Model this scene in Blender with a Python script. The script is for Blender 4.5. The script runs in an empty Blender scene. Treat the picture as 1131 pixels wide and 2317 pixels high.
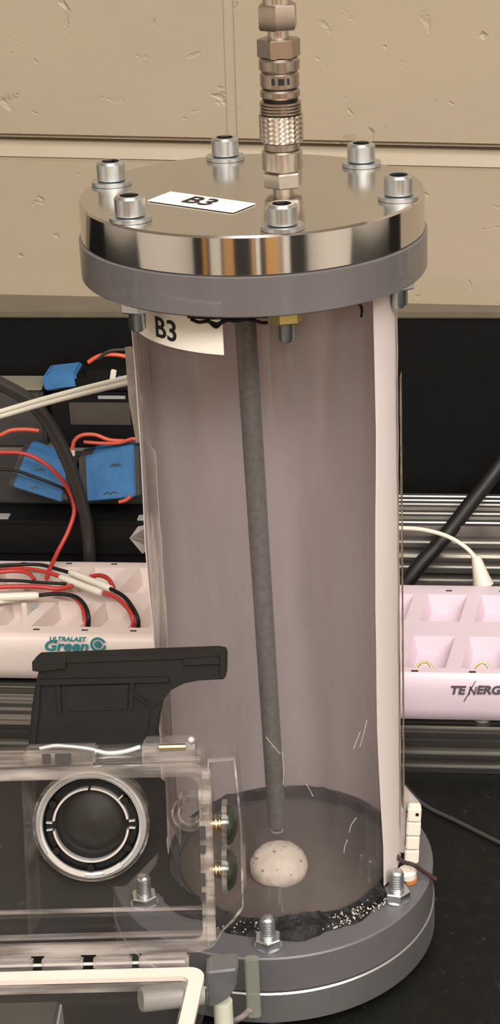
import bpy, bmesh, math, random
from mathutils import Vector, Matrix
random.seed(7)
PI = math.pi
S = bpy.context.scene
COL = S.collection
# ---------------------------------------------------------------- camera
FPX, U0, V0 = 4151.07, 738.56, 1158.5
PITCH, ROLL = math.radians(23.4712), math.radians(-1.4695)
CAM = Vector((.02318, -.633, .4642))
FW = Vector((0, math.cos(PITCH), -math.sin(PITCH)))
_r = Vector((1, 0, 0)); _u = Vector((0, math.sin(PITCH), math.cos(PITCH)))
RT = math.cos(ROLL)*_r + math.sin(ROLL)*_u
UP = -math.sin(ROLL)*_r + math.cos(ROLL)*_u
cd = bpy.data.cameras.new('camera'); cam = bpy.data.objects.new('camera', cd); COL.objects.link(cam)
cd.sensor_fit = 'VERTICAL'; cd.sensor_height = 36; cd.sensor_width = 36
cd.lens = FPX*36/2317; cd.shift_x = -(U0-565.5)/2317; cd.shift_y = 0
cd.clip_start = .02; cd.clip_end = 30
cam.matrix_world = Matrix(((RT.x, UP.x, -FW.x, CAM.x), (RT.y, UP.y, -FW.y, CAM.y), (RT.z, UP.z, -FW.z, CAM.z), (0, 0, 0, 1)))
S.camera = cam
# ---------------------------------------------------------------- world, lamps, exposure
W = bpy.data.worlds.new('world'); S.world = W; W.use_nodes = True
W.node_tree.nodes['Background'].inputs[0].default_value = (1, .93, .84, 1)
W.node_tree.nodes['Background'].inputs[1].default_value = .25
def area(name, loc, rot, sx, sy, power, col):
    l = bpy.data.lights.new(name, 'AREA'); l.shape = 'RECTANGLE'; l.size = sx; l.size_y = sy; l.energy = power; l.color = col
    o = bpy.data.objects.new(name, l); o.location = loc; o.rotation_euler = rot; COL.objects.link(o); return o
WARM = (1, .955, .90)
area('ceiling_lamp', (.3, -.8, 1.72), (0, 0, 0), 1.4, .7, 26, WARM)
area('ceiling_lamp', (-1.0, -1.7, 1.72), (0, 0, 0), .9, 1.6, 30, WARM)
area('ceiling_lamp', (.7, -2.0, 1.72), (0, 0, 0), 1.8, .9, 105, WARM)
S.view_settings.view_transform = 'Standard'; S.view_settings.look = 'None'
S.view_settings.exposure = 0.1; S.view_settings.gamma = 1; S.view_settings.use_curve_mapping = False
S.render.engine = 'CYCLES'
S.cycles.max_bounces = 10; S.cycles.transparent_max_bounces = 32
S.cycles.caustics_reflective = False; S.cycles.caustics_refractive = False
# ---------------------------------------------------------------- helpers: pixels to places
def ray(u, v): return FW + (u-U0)/FPX*RT - (v-V0)/FPX*UP
def on_plane(u, v, p, n):
    d = ray(u, v); return CAM + d*((Vector(p)-CAM).dot(n)/d.dot(n))
def atz(u, v, z): return on_plane(u, v, (0, 0, z), Vector((0, 0, 1)))
def aty(u, v, y): return on_plane(u, v, (0, y, 0), Vector((0, 1, 0)))
BETA = -.09                                        # the bench runs slightly askew to the camera
BE = Vector((math.cos(BETA), math.sin(BETA), 0)); BN = Vector((-math.sin(BETA), math.cos(BETA), 0))
def atd(u, v, d): return on_plane(u, v, BN*d, BN)
def loc_b(P): return Vector((P.dot(BE), P.dot(BN), P.z))   # bench frame
def ab(u, v, d): return loc_b(atd(u, v, d))
# ---------------------------------------------------------------- helpers: materials
def lin(c):
    c = c/255.
    return c/12.92 if c <= .04045 else ((c+.055)/1.055)**2.4
def rgb(r, g, b): return (lin(r), lin(g), lin(b), 1)
def mat(name, col, rough=.5, metal=0., var=0., vscale=40., bump=0., bscale=200., spec=.5, coat=0., **kw):
    m = bpy.data.materials.new(name); m.use_nodes = True
    nt = m.node_tree; b = nt.nodes['Principled BSDF']
    b.inputs['Roughness'].default_value = rough; b.inputs['Metallic'].default_value = metal
    b.inputs['Specular IOR Level'].default_value = spec; b.inputs['Coat Weight'].default_value = coat
    tc = nt.nodes.new('ShaderNodeTexCoord')
    n = nt.nodes.new('ShaderNodeTexNoise'); n.inputs['Scale'].default_value = vscale; n.inputs['Detail'].default_value = 5
    nt.links.new(tc.outputs['Object'], n.inputs['Vector'])
    r = nt.nodes.new('ShaderNodeValToRGB')
    d = max(var, .02)
    r.color_ramp.elements[0].position = .3; r.color_ramp.elements[1].position = .7
    r.color_ramp.elements[0].color = tuple(max(0, c*(1-d)) for c in col[:3])+(1,)
    r.color_ramp.elements[1].color = tuple(min(1, c*(1+d)) for c in col[:3])+(1,)
    nt.links.new(n.outputs['Fac'], r.inputs['Fac']); nt.links.new(r.outputs['Color'], b.inputs['Base Color'])
    if bump:
        n2 = nt.nodes.new('ShaderNodeTexNoise'); n2.inputs['Scale'].default_value = bscale; n2.inputs['Detail'].default_value = 4
        nt.links.new(tc.outputs['Object'], n2.inputs['Vector'])
        bp = nt.nodes.new('ShaderNodeBump'); bp.inputs['Strength'].default_value = bump; bp.inputs['Distance'].default_value = .001
        nt.links.new(n2.outputs['Fac'], bp.inputs['Height']); nt.links.new(bp.outputs['Normal'], b.inputs['Normal'])
    return m
def clear(name, tint, haze, hazecol, rough=.05, spec=.6, dirt=0., dscale=30., stretch=(1, 1, 1)):
    """thin clear plastic: straight-through light, Fresnel gloss, a little haze"""
    m = bpy.data.materials.new(name); m.use_nodes = True; nt = m.node_tree; N = nt.nodes; L = nt.links
    out = N['Material Output']; N.remove(N['Principled BSDF'])
    tr = N.new('ShaderNodeBsdfTransparent'); tr.inputs[0].default_value = tint
    gl = N.new('ShaderNodeBsdfGlossy'); gl.inputs['Roughness'].default_value = rough
    df = N.new('ShaderNodeBsdfDiffuse'); df.inputs[0].default_value = hazecol
    fr = N.new('ShaderNodeFresnel'); ge = N.new('ShaderNodeNewGeometry'); io = N.new('ShaderNodeMapRange')   # same gloss from both faces of the sheet
    io.inputs[3].default_value = 1.45; io.inputs[4].default_value = 1/1.45; L.new(ge.outputs['Backfacing'], io.inputs[0]); L.new(io.outputs[0], fr.inputs[0])
    mu = N.new('ShaderNodeMath'); mu.operation = 'MULTIPLY'; mu.inputs[1].default_value = spec
    L.new(fr.outputs[0], mu.inputs[0])
    m1 = N.new('ShaderNodeMixShader'); m1.inputs[0].default_value = haze
    L.new(tr.outputs[0], m1.inputs[1]); L.new(df.outputs[0], m1.inputs[2])
    if dirt:
        tc = N.new('ShaderNodeTexCoord'); no = N.new('ShaderNodeTexNoise'); no.inputs['Scale'].default_value = dscale; no.inputs['Detail'].default_value = 6
        mr = N.new('ShaderNodeMapRange'); mr.inputs[1].default_value = .45; mr.inputs[2].default_value = .8; mr.inputs[3].default_value = haze; mr.inputs[4].default_value = haze+dirt
        mp_ = N.new('ShaderNodeMapping'); mp_.inputs['Scale'].default_value = stretch; L.new(tc.outputs['Object'], mp_.inputs['Vector'])
        L.new(mp_.outputs[0], no.inputs['Vector']); L.new(no.outputs['Fac'], mr.inputs[0]); L.new(mr.outputs[0], m1.inputs[0])
    m2 = N.new('ShaderNodeMixShader'); L.new(mu.outputs[0], m2.inputs[0]); L.new(m1.outputs[0], m2.inputs[1]); L.new(gl.outputs[0], m2.inputs[2])
    L.new(m2.outputs[0], out.inputs[0]); return m
def translucent_grey(name, col, through, rough=.25):
    m = mat(name, col, rough, var=.04, vscale=60); nt = m.node_tree; b = nt.nodes['Principled BSDF']
    tr = nt.nodes.new('ShaderNodeBsdfTransparent'); tr.inputs[0].default_value = (.8, .8, .82, 1)
    mx = nt.nodes.new('ShaderNodeMixShader'); mx.inputs[0].default_value = through
    nt.links.new(b.outputs[0], mx.inputs[1]); nt.links.new(tr.outputs[0], mx.inputs[2]); nt.links.new(mx.outputs[0], nt.nodes['Material Output'].inputs[0])
    return m
M = {}
M['alu_top'] = mat('lid_aluminium', rgb(208, 206, 204), .15, 1, var=.03, vscale=30)
M['alu_edge'] = mat('turned_aluminium_edge', rgb(214, 212, 210), .09, 1, var=.05, vscale=25)
M['alu_base'] = mat('machined_base_aluminium', rgb(190, 193, 196), .36, .92, var=.05, vscale=25)
M['hood'] = mat('matt_black_hood', rgb(10, 10, 10), .8, spec=.1)
M['steel'] = mat('bolt_steel', rgb(206, 211, 214), .3, 1, var=.06, vscale=300)
M['steel_dark'] = mat('socket_recess', rgb(40, 38, 38), .5, .6)
M['nickel'] = mat('nickel_fitting', rgb(200, 190, 180), .26, 1, var=.05, vscale=200)
M['nickel_dark'] = mat('worn_nickel_fitting', rgb(168, 156, 146), .3, 1, var=.08, vscale=200)
M['brassy'] = mat('yellow_zinc', rgb(200, 185, 120), .35, 1)
M['flange'] = translucent_grey('grey_plastic_flange', rgb(104, 99, 100), .26, .2)
M['flange_low'] = translucent_grey('dark_grey_plastic_flange', rgb(90, 88, 91), .04, .42)
M['tube'] = clear('clear_tube', (.962, .957, .962, 1), .03, rgb(150, 143, 144), .05, .6, dirt=.13, dscale=55, stretch=(1, 1, .13))
M['tape_clear'] = clear('clear_tape', (.9, .89, .88, 1), .22, rgb(225, 215, 210), .12, .6, dirt=.25, dscale=60)
M['case'] = clear('clear_housing', (.97, .965, .96, 1), .012, rgb(215, 208, 200), .16, .4)
M['case_milky'] = clear('thick_clear_plastic', (.88, .87, .86, 1), .06, rgb(215, 204, 198), .05, 1., dirt=.42, dscale=260, stretch=(.12, 1, 1))
def paper_mat():
    m = mat('white_paper', rgb(238, 231, 230), .8, var=.03, vscale=12, bump=.15, bscale=25); nt = m.node_tree
    t = nt.nodes.new('ShaderNodeBsdfTranslucent'); t.inputs[0].default_value = rgb(236, 226, 222)
    x = nt.nodes.new('ShaderNodeMixShader'); x.inputs[0].default_value = .42
    nt.links.new(nt.nodes['Principled BSDF'].outputs[0], x.inputs[1]); nt.links.new(t.outputs[0], x.inputs[2]); nt.links.new(x.outputs[0], nt.nodes['Material Output'].inputs[0]); return m
M['paper'] = paper_mat()
M['label'] = mat('white_label', rgb(238, 232, 220), .6)
M['ink'] = mat('black_ink', rgb(22, 20, 20), .6)
M['ink_grey'] = mat('grey_ink', rgb(82, 76, 82), .6)
M['ink_teal'] = mat('teal_ink', rgb(40, 120, 128), .6)
M['seal'] = mat('black_sealant', rgb(15, 13, 13), .55, spec=.25, var=.4, vscale=250, bump=.9, bscale=350)
M['crumb_glint'] = mat('pale_crumbs_and_glint', rgb(165, 158, 150), .8, var=.2, vscale=400)
M['rod'] = mat('grey_mottled_rod', rgb(92, 88, 84), .55, .2, var=.25, vscale=500, bump=.2, bscale=600)
M['floorgrey'] = mat('dull_grey_sediment', rgb(84, 75, 68), .7, var=.14, vscale=60, bump=.2, bscale=150)
M['clay'] = mat('white_clay', rgb(206, 193, 178), .75, var=.12, vscale=140, bump=.6, bscale=180)
M['black'] = mat('black_plastic', rgb(13, 13, 13), .5, spec=.25, var=.12, vscale=80)
M['black_soft'] = mat('black_rubber', rgb(20, 19, 19), .45, spec=.3, var=.1, vscale=120)
M['cable_grey'] = mat('dark_grey_cable', rgb(44, 41, 39), .35, var=.1, vscale=120)
M['void'] = mat('black_backsplash', rgb(9, 9, 9), .6, spec=.15, var=.3, vscale=80)
M['ledge'] = mat('backsplash_top_reflection', rgb(92, 86, 72), .35, var=.1, vscale=60)  # black top surface; the wall's reflection is put into its olive grey colour
M['greybox'] = mat('dark_grey_case', rgb(58, 56, 56), .5, var=.1, vscale=60)
M['greylabel'] = mat('grey_label', rgb(64, 59, 52), .6, var=.12, vscale=90)
M['beigebox'] = mat('beige_box_top', rgb(124, 118, 104), .6)
M['bluetape'] = mat('blue_masking_tape', rgb(54, 108, 158), .65, var=.12, vscale=140, bump=.4, bscale=260)
M['red'] = mat('red_wire', rgb(172, 52, 46), .4)
M['orange'] = mat('orange_red_wire', rgb(196, 84, 62), .4)
M['white'] = mat('white_plastic', rgb(212, 206, 194), .4)
M['whitecord'] = mat('white_cord', rgb(212, 208, 194), .4)
M['charger_pink'] = mat('pinkish_white_plastic', rgb(214, 196, 208), .38, var=.02)
M['charger_warm'] = mat('cream_white_plastic', rgb(208, 192, 186), .38, var=.02)
M['gasket'] = mat('white_silicone_gasket', rgb(206, 194, 184), .5, var=.02)
M['silver'] = mat('silver_ring', rgb(214, 212, 212), .28, .55)
M['glass_dark'] = mat('dark_lens_glass', rgb(26, 24, 22), .45, var=.3, vscale=90, spec=.3)
M['dome'] = mat('dark_green_button', rgb(44, 48, 38), .2, .3)
M['gold'] = mat('brass_spring', rgb(226, 208, 170), .25, 1)
M['greyplastic'] = mat('light_grey_plastic', rgb(150, 148, 146), .4, var=.05)
M['clamp'] = mat('cast_metal_clamp', rgb(168, 168, 172), .35, .8, var=.1, vscale=200)
M['paleplastic'] = mat('pale_greenish_plastic', rgb(196, 198, 182), .35)
M['spacer'] = translucent_grey('greenish_translucent_spacer', rgb(146, 148, 138), .4)
M['amber'] = mat('amber_rubber', rgb(180, 118, 56), .5)
M['brownwire'] = mat('brown_wire', rgb(50, 32, 30), .5)
M['oldtape'] = mat('dull_torn_tape', rgb(138, 129, 118), .7, var=.2, vscale=200)
M['duct'] = mat('dirty_brown_edge', rgb(120, 104, 88), .8, var=.5, vscale=300)
# aluminium with drawn lines
M['extr'] = mat('extruded_aluminium', rgb(182, 179, 174), .34, .95, var=.05, vscale=40)
M['extr_dark'] = mat('dull_extruded_aluminium', rgb(128, 127, 122), .3, .95, var=.05, vscale=40)
M['slot'] = mat('extrusion_slot_dark', rgb(66, 62, 58), .5, .7)
# bench: black epoxy with scratches and specks
def bench_mat():
    m = mat('black_bench', rgb(14, 14, 13), .6, spec=.18, var=.25, vscale=30); nt = m.node_tree; b = nt.nodes['Principled BSDF']
    tc = nt.nodes.new('ShaderNodeTexCoord')
    n = nt.nodes.new('ShaderNodeTexNoise'); n.inputs['Scale'].default_value = 260; n.inputs['Detail'].default_value = 2
    n3 = nt.nodes.new('ShaderNodeTexNoise'); n3.inputs['Scale'].default_value = 130; n3.inputs['Detail'].default_value = 6; n3.inputs['Distortion'].default_value = 1.5
    for q in (n, n3): nt.links.new(tc.outputs['Object'], q.inputs['Vector'])
    r = nt.nodes.new('ShaderNodeValToRGB'); r.color_ramp.elements[0].position = .66; r.color_ramp.elements[1].position = .76
    nt.links.new(n.outputs['Fac'], r.inputs['Fac'])
    r3 = nt.nodes.new('ShaderNodeValToRGB'); r3.color_ramp.elements[0].position = .5; r3.color_ramp.elements[1].position = .8
    r3.color_ramp.elements[1].color = (.6, .6, .6, 1); nt.links.new(n3.outputs['Fac'], r3.inputs['Fac'])
    ad = nt.nodes.new('ShaderNodeMath'); ad.operation = 'MULTIPLY_ADD'; ad.inputs[2].default_value = 0; 
    nt.links.new(r.outputs['Color'], ad.inputs[0]); nt.links.new(r3.outputs['Color'], ad.inputs[1])
    ad2 = nt.nodes.new('ShaderNodeMath'); ad2.operation = 'MULTIPLY_ADD'; ad2.inputs[1].default_value = .05
    nt.links.new(r3.outputs['Color'], ad2.inputs[0]); nt.links.new(ad.outputs[0], ad2.inputs[2])
    mx = nt.nodes.new('ShaderNodeMix'); mx.data_type = 'RGBA'
    old = b.inputs['Base Color'].links[0].from_socket
    nt.links.new(ad2.outputs[0], mx.inputs['Factor']); nt.links.new(old, mx.inputs['A']); mx.inputs['B'].default_value = rgb(120, 114, 105)
    nt.links.new(mx.outputs['Result'], b.inputs['Base Color']); return m
M['bench'] = bench_mat()
def wall_mat():
    m = mat('tan_painted_block', rgb(154, 141, 121), .5, var=.035, vscale=9, spec=.4); nt = m.node_tree; b = nt.nodes['Principled BSDF']
    tc = nt.nodes.new('ShaderNodeTexCoord')
    a = nt.nodes.new('ShaderNodeTexNoise'); a.inputs['Scale'].default_value = 75; a.inputs['Detail'].default_value = 3; a.inputs['Distortion'].default_value = .8
    c = nt.nodes.new('ShaderNodeTexNoise'); c.inputs['Scale'].default_value = 22; c.inputs['Detail'].default_value = 4
    for q in (a, c): nt.links.new(tc.outputs['Object'], q.inputs['Vector'])
    ra = nt.nodes.new('ShaderNodeValToRGB'); ra.color_ramp.elements[0].position = .24; ra.color_ramp.elements[1].position = .35
    nt.links.new(a.outputs['Fac'], ra.inputs['Fac'])
    ad = nt.nodes.new('ShaderNodeMath'); ad.operation = 'MULTIPLY_ADD'; ad.inputs[1].default_value = .9
    nt.links.new(ra.outputs['Color'], ad.inputs[0]); nt.links.new(c.outputs['Fac'], ad.inputs[2])
    bp = nt.nodes.new('ShaderNodeBump'); bp.inputs['Strength'].default_value = .55; bp.inputs['Distance'].default_value = .0018
    nt.links.new(ad.outputs[0], bp.inputs['Height']); nt.links.new(bp.outputs['Normal'], b.inputs['Normal']); return m
M['block'] = wall_mat()
M['mortar'] = mat('tan_painted_mortar', rgb(154, 141, 121), .55, var=.04, vscale=20, bump=.4, bscale=90)
M['roomwall'] = mat('beige_room_wall', rgb(214, 206, 194), .7)
M['roomfloor'] = mat('unseen_grey_vinyl_floor', rgb(120, 112, 104), .5)
M['ceil'] = mat('white_ceiling', rgb(225, 218, 205), .8)
M['added_oak'] = mat('added_cabinet_oak', rgb(196, 150, 96), .5, var=.1, vscale=8)
M['added_darkcab_and_slot'] = mat('added_cabinet_and_slot_dark', rgb(48, 46, 46), .5)
M['added_whitedoor'] = mat('added_cabinet_white', rgb(232, 226, 214), .5)
# ---------------------------------------------------------------- helpers: geometry
def BM(): return bmesh.new()
def obj(name, bm, m, parent=None, smooth=40, loc=None):
    me = bpy.data.meshes.new(name); bmesh.ops.recalc_face_normals(bm, faces=bm.faces[:]); bm.to_mesh(me); bm.free()
    for k in (m if isinstance(m, (list, tuple)) else [m]): me.materials.append(k)
    if smooth:
        me.shade_smooth(); me.set_sharp_from_angle(angle=math.radians(smooth))
    o = bpy.data.objects.new(name, me); COL.objects.link(o)
    if parent: o.parent = parent
    if loc: o.location = loc
    return o
def tag(o, label=None, cat=None, group=None, kind=None):
    if label: o['label'] = label
    if cat: o['category'] = cat
    if group: o['group'] = group
    if kind: o['kind'] = kind
    return o
def thing(name, label, cat, loc=(0, 0, 0), rz=0, group=None):
    o = bpy.data.objects.new(name, None); o.empty_display_size = .01; COL.objects.link(o)
    o.location = loc; o.rotation_euler = (0, 0, rz); return tag(o, label, cat, group)
def copy_part(o, parent, loc=None, rz=None):
    c = o.copy(); COL.objects.link(c); c.parent = parent
    if loc is not None: c.location = loc
    if rz is not None: c.rotation_euler = (0, 0, rz)
    for ch in list(o.children):
        k = ch.copy(); COL.objects.link(k); k.parent = c
    return c
def add_box(bm, c, s, bev=0, rot=None):
    r = bmesh.ops.create_cube(bm, size=1); vs = r['verts']
    for v in vs: v.co = Vector((v.co.x*s[0], v.co.y*s[1], v.co.z*s[2]))
    if bev:
        es = list({e for v in vs for e in v.link_edges})
        q = bmesh.ops.bevel(bm, geom=es, offset=bev, segments=2, affect='EDGES'); vs = list({v for f in q['faces'] for v in f.verts} | {v for v in vs if v.is_valid})
    for v in vs:
        p = v.co.copy()
        if rot is not None: p = rot @ p
        v.co = p + Vector(c)
    return bm
def add_lathe(bm, prof, seg=48, c=(0, 0, 0), axis='Z', a0=0, a1=2*PI, cap=True):
    full = abs(a1-a0-2*PI) < 1e-6; n = seg if full else seg+1
    rings = []
    for (r, z) in prof:
        ring = []
        for i in range(n):
            a = a0+(a1-a0)*i/seg; p = (r*math.cos(a), r*math.sin(a), z)
            if axis == 'Y': p = (p[0], p[2], p[1])
            elif axis == 'X': p = (p[2], p[0], p[1])
            ring.append(bm.verts.new(Vector(p)+Vector(c)))
        rings.append(ring)
    for k in range(len(rings)-1):
        for i in range(seg):
            j = (i+1) % n
            bm.faces.new((rings[k][i], rings[k][j], rings[k+1][j], rings[k+1][i]))
    if cap and full:
        for k in (0, -1):
            if prof[k][0] > 1e-6: bm.faces.new(rings[k])
    elif not full and cap:
        for i in (0, -1): bm.faces.new([g[i] for g in rings])
    return bm
def add_ringsolid(bm, r0, r1, z0, z1, seg=64, c=(0, 0, 0), axis='Z', a0=0, a1=2*PI):
    """a ring of rectangular section"""
    add_lathe(bm, [(r0, z0), (r1, z0), (r1, z1), (r0, z1), (r0, z0)], seg, c, axis, a0, a1, cap=False)
    bmesh.ops.remove_doubles(bm, verts=bm.verts[:], dist=1e-7)
    if abs(a1-a0-2*PI) > 1e-6: bmesh.ops.holes_fill(bm, edges=[e for e in bm.edges if e.is_boundary])
    return bm
def add_hex(bm, af, z0, z1, c=(0, 0, 0), ch=.12, rot=0):
    """hexagonal prism with chamfered ends, af = across flats"""
    r = af/2/math.cos(PI/6); h = z1-z0; k = h*ch
    add_lathe(bm, [(r*.93, z0), (r, z0+k), (r, z1-k), (r*.93, z1)], 6, c, 'Z', rot, rot+2*PI); return bm
def catmull(pts, n=8):
    P = [Vector(p) for p in pts]; P = [P[0]*2-P[1]]+P+[P[-1]*2-P[-2]]; out = []
    for i in range(1, len(P)-2):
        for k in range(n):
            t = k/n
            out.append(.5*((2*P[i])+(P[i+1]-P[i-1])*t+(2*P[i-1]-5*P[i]+4*P[i+1]-P[i+2])*t*t+(3*P[i]-P[i-1]-3*P[i+1]+P[i+2])*t**3))
    out.append(P[-2]); return out
def add_tube(bm, pts, r, seg=10, n=8, flat=1.):
    path = catmull(pts, n) if n else [Vector(p) for p in pts]
    T = []
    for i in range(len(path)): T.append((path[min(i+1, len(path)-1)]-path[max(i-1, 0)]).normalized())
    x = T[0].orthogonal().normalized(); rings = []
    for i, p in enumerate(path):
        x = (x-T[i]*x.dot(T[i])).normalized(); y = T[i].cross(x)
        rr = r(i/(len(path)-1)) if callable(r) else r
        rings.append([bm.verts.new(p+x*rr*math.cos(2*PI*k/seg)+y*rr*flat*math.sin(2*PI*k/seg)) for k in range(seg)])
    for a, b in zip(rings, rings[1:]):
        for k in range(seg): bm.faces.new((a[k], a[(k+1) % seg], b[(k+1) % seg], b[k]))
    bm.faces.new(rings[0]); bm.faces.new(rings[-1]); return bm
def add_prism(bm, outline, y0, y1, hole=None):
    """outline in X,Z; extruded along Y"""
    def loop(o, y): return [bm.verts.new((x, y, z)) for x, z in o]
    a, b = loop(outline, y0), loop(outline, y1); n = len(a)
    for i in range(n): bm.faces.new((a[i], a[(i+1) % n], b[(i+1) % n], b[i]))
    if hole:
        c, d = loop(hole, y0), loop(hole, y1)
        for i in range(n):
            j = (i+1) % n
            bm.faces.new((c[i], c[j], d[j], d[i])); bm.faces.new((a[i], a[j], c[j], c[i])); bm.faces.new((b[i], b[j], d[j], d[i]))
    else: bm.faces.new(a); bm.faces.new(b)
    return bm
def rrect(x0, z0, x1, z1, r, n=6):
    o = []
    for cx, cz, a in ((x1-r, z1-r, 0), (x0+r, z1-r, PI/2), (x0+r, z0+r, PI), (x1-r, z0+r, 1.5*PI)):
        for k in range(n+1): t = a+PI/2*k/n; o.append((cx+r*math.cos(t), cz+r*math.sin(t)))
    return o
def text_mesh(name, body, size, mats, shear=0., bold=0., width=1., depth=.00015):
    cu = bpy.data.curves.new(name, 'FONT'); cu.body = body; cu.size = size; cu.shear = shear; cu.offset = bold; cu.extrude = depth
    cu.align_x = 'CENTER'; cu.align_y = 'CENTER'; cu.resolution_u = 4
    t = bpy.data.objects.new(name, cu); COL.objects.link(t)
    dg = bpy.context.evaluated_depsgraph_get(); me = bpy.data.meshes.new_from_object(t.evaluated_get(dg))
    bpy.data.objects.remove(t); bpy.data.curves.remove(cu)
    for v in me.vertices: v.co.x *= width
    me.materials.clear(); me.materials.append(mats); me.name = name; return me
def put_mesh(name, me, parent=None, matrix=None):
    if matrix is not None: me.transform(matrix)
    o = bpy.data.objects.new(name, me); COL.objects.link(o)
    if parent: o.parent = parent
    return o
def frame(o, x, y):
    x = Vector(x).normalized(); y = Vector(y); y = (y-x*x.dot(y)).normalized(); z = x.cross(y); o = Vector(o)
    return Matrix(((x.x, y.x, z.x, o.x), (x.y, y.y, z.y, o.y), (x.z, y.z, z.z, o.z), (0, 0, 0, 1)))
BROT = Matrix.Rotation(BETA, 4, 'Z')
# ================================================================ SETTING
def bstruct(name, bm, m, label=None):
    o = obj(name, bm, m, None, 30); o.rotation_euler = (0, 0, BETA)
    return tag(o, label, None, None, 'structure')
# bench and backsplash
bm = BM(); add_box(bm, (0, -.02, -.018), (2.4, .70, .036), .003)
bench = obj('bench_top', bm, M['bench']); bench.rotation_euler = (0, 0, BETA)
tag(bench, 'matte black laboratory bench top with pale scratches and specks', 'bench')
D_BS = .318
ztop = ab(1000, 712, D_BS).z
bm = BM(); add_box(bm, (0, D_BS+.012, ztop/2), (2.4, .024, ztop-.001), 0)
bs = obj('wall_backsplash', bm, M['void'], None, 30); bs.rotation_euler = (0, 0, BETA); tag(bs, 'black backsplash panel behind the bench', None, None, 'structure')
bm = BM(); add_box(bm, (0, D_BS+.04, ztop), (2.4, .084, .0035), .0008)
tag(bstruct('trim_1', bm, M['ledge']), 'grey olive ledge capping the black backsplash')  # top is black; the grey olive is the wall's reflection put into its colour
# block wall
GW = -.165
wl = Vector(atz(0, 665, ztop+.002)); wr = Vector(atz(1131, 690, ztop+.002))
wd = (wr-wl); GW = math.atan2(wd.y, wd.x)
wall = bpy.data.objects.new('wall_back', None); COL.objects.link(wall); wall.location = (wl+wr)/2; wall.rotation_euler = (0, .012, GW); wall.location.z = ztop
tag(wall, 'tan painted concrete block wall with a raked mortar joint', None, None, 'structure')
we = Vector((math.cos(GW), math.sin(GW), 0)); wn = Vector((-math.sin(GW), math.cos(GW), 0))
wall_inv = None
bpy.context.view_layer.update(); wall_inv = wall.matrix_world.inverted()
wnn = (wall.matrix_world.to_3x3() @ Vector((0, 1, 0))).normalized()
def wpt(u, v): return wall_inv @ on_plane(u, v, wall.location, wnn)
zj0 = (wpt(0, 352).z+wpt(1131, 378).z)/2; zj1 = (wpt(0, 303).z+wpt(1131, 343).z)/2
xj = wpt(520, 150).x
def block(x0, x1, z0, z1):
    bm = BM(); add_box(bm, ((x0+x1)/2, .10, (z0+z1)/2), (x1-x0, .20, z1-z0), .0022)
    return obj('block', bm, M['block'], wall, 30)
g = .0007
block(xj-.42, xj-g, zj1, zj1+.2); block(xj+g, xj+.42, zj1, zj1+.2); block(xj-.86, xj-.42-g*2, zj1, zj1+.2); block(xj+.42+2*g, xj+.86, zj1, zj1+.2)
block(xj-.21, xj+.21, zj0-.2, zj0); block(xj-.65, xj-.21-2*g, zj0-.2, zj0); block(xj+.21+2*g, xj+.65, zj0-.2, zj0)
bm = BM()      # mortar bed: recessed, sloped like a raked joint
xs = [-.9+.03*i for i in range(61)]
prev = None
for x in xs:
    ring = [bm.verts.new((xj+x, yy, zz)) for yy, zz in ((.02, zj0-.006), (.0012, zj0-.0005), (.004, zj0+(zj1-zj0)*.45), (.0075, zj1-.0005), (.02, zj1+.004))]
    if prev:
        for k in range(4): bm.faces.new((prev[k], prev[k+1], ring[k+1], ring[k]))
    prev = ring
obj('mortar_bed', bm, M['mortar'], wall, 60)
bm = BM()
add_box(bm, (xj, .0065, zj1+.1), (.006, .0106, .2)); 
obj('mortar_joint', bm, M['mortar'], wall, 30)
bm = BM(); add_box(bm, (xj, .06, zj1+.2+.36), (2.6, .10, .70)); obj('upper_courses', bm, M['block'], wall, 30)
# the unseen rest of the room, with cabinets added for the metal to mirror
def rbox(name, c, s, m, label):
    bm = BM(); add_box(bm, c, s); o = obj(name, bm, m, None, 0); return tag(o, label, None, None, 'structure')
rbox('floor', (0, -1.3, -.93), (5, 4.4, .04), M['roomfloor'], 'grey vinyl laboratory floor')
rbox('ceiling', (0, -1.3, 1.77), (5, 4.4, .04), M['ceil'], 'white ceiling')
rbox('wall_left', (-2.4, -1.3, .42), (.06, 4.4, 2.7), M['roomwall'], 'beige side wall')
rbox('wall_right', (2.4, -1.3, .42), (.06, 4.4, 2.7), M['roomwall'], 'beige side wall')
wf = rbox('wall_front', (0, -3.4, .42), (5, .06, 2.7), M['roomwall'], 'beige wall across the room')
for x0, x1, k, h in ((-2.3, -1.9, 'added_darkcab_and_slot', 1.1), (-1.85, -1.7, 'added_oak', 1.4), (-1.5, -1.1, 'added_whitedoor', 2.0), (-.95, -.6, 'added_oak', 1.1), (-.52, -.05, 'added_darkcab_and_slot', 1.3), (.02, .12, 'added_oak', 1.2), (.16, .30, 'added_whitedoor', 1.1), (.33, .42, 'added_darkcab_and_slot', 1.1), (.5, .95, 'added_oak', 1.9), (1.15, 1.4, 'added_whitedoor', 1.9), (1.55, 2.1, 'added_darkcab_and_slot', 1.2)):
    bm = BM(); add_box(bm, ((x0+x1)/2, -3.2, -.9+h/2), (x1-x0, .34, h), .01); obj('added_cabinet', bm, M[k], wf, 30)
# ================================================================ THE PRESSURE CHAMBER
R1, Z1, ZA, ZF = .06039, .31225, .29888, .28519
R2, BX = .06618, -.0025
ZP0, ZJ, ZT = .005, .0190, .0349
RT_, TX = .0464, .0027
ch = thing('test_chamber', 'tall clear cylinder chamber with round bolted aluminium lid and grey flanges', 'chamber')
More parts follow.
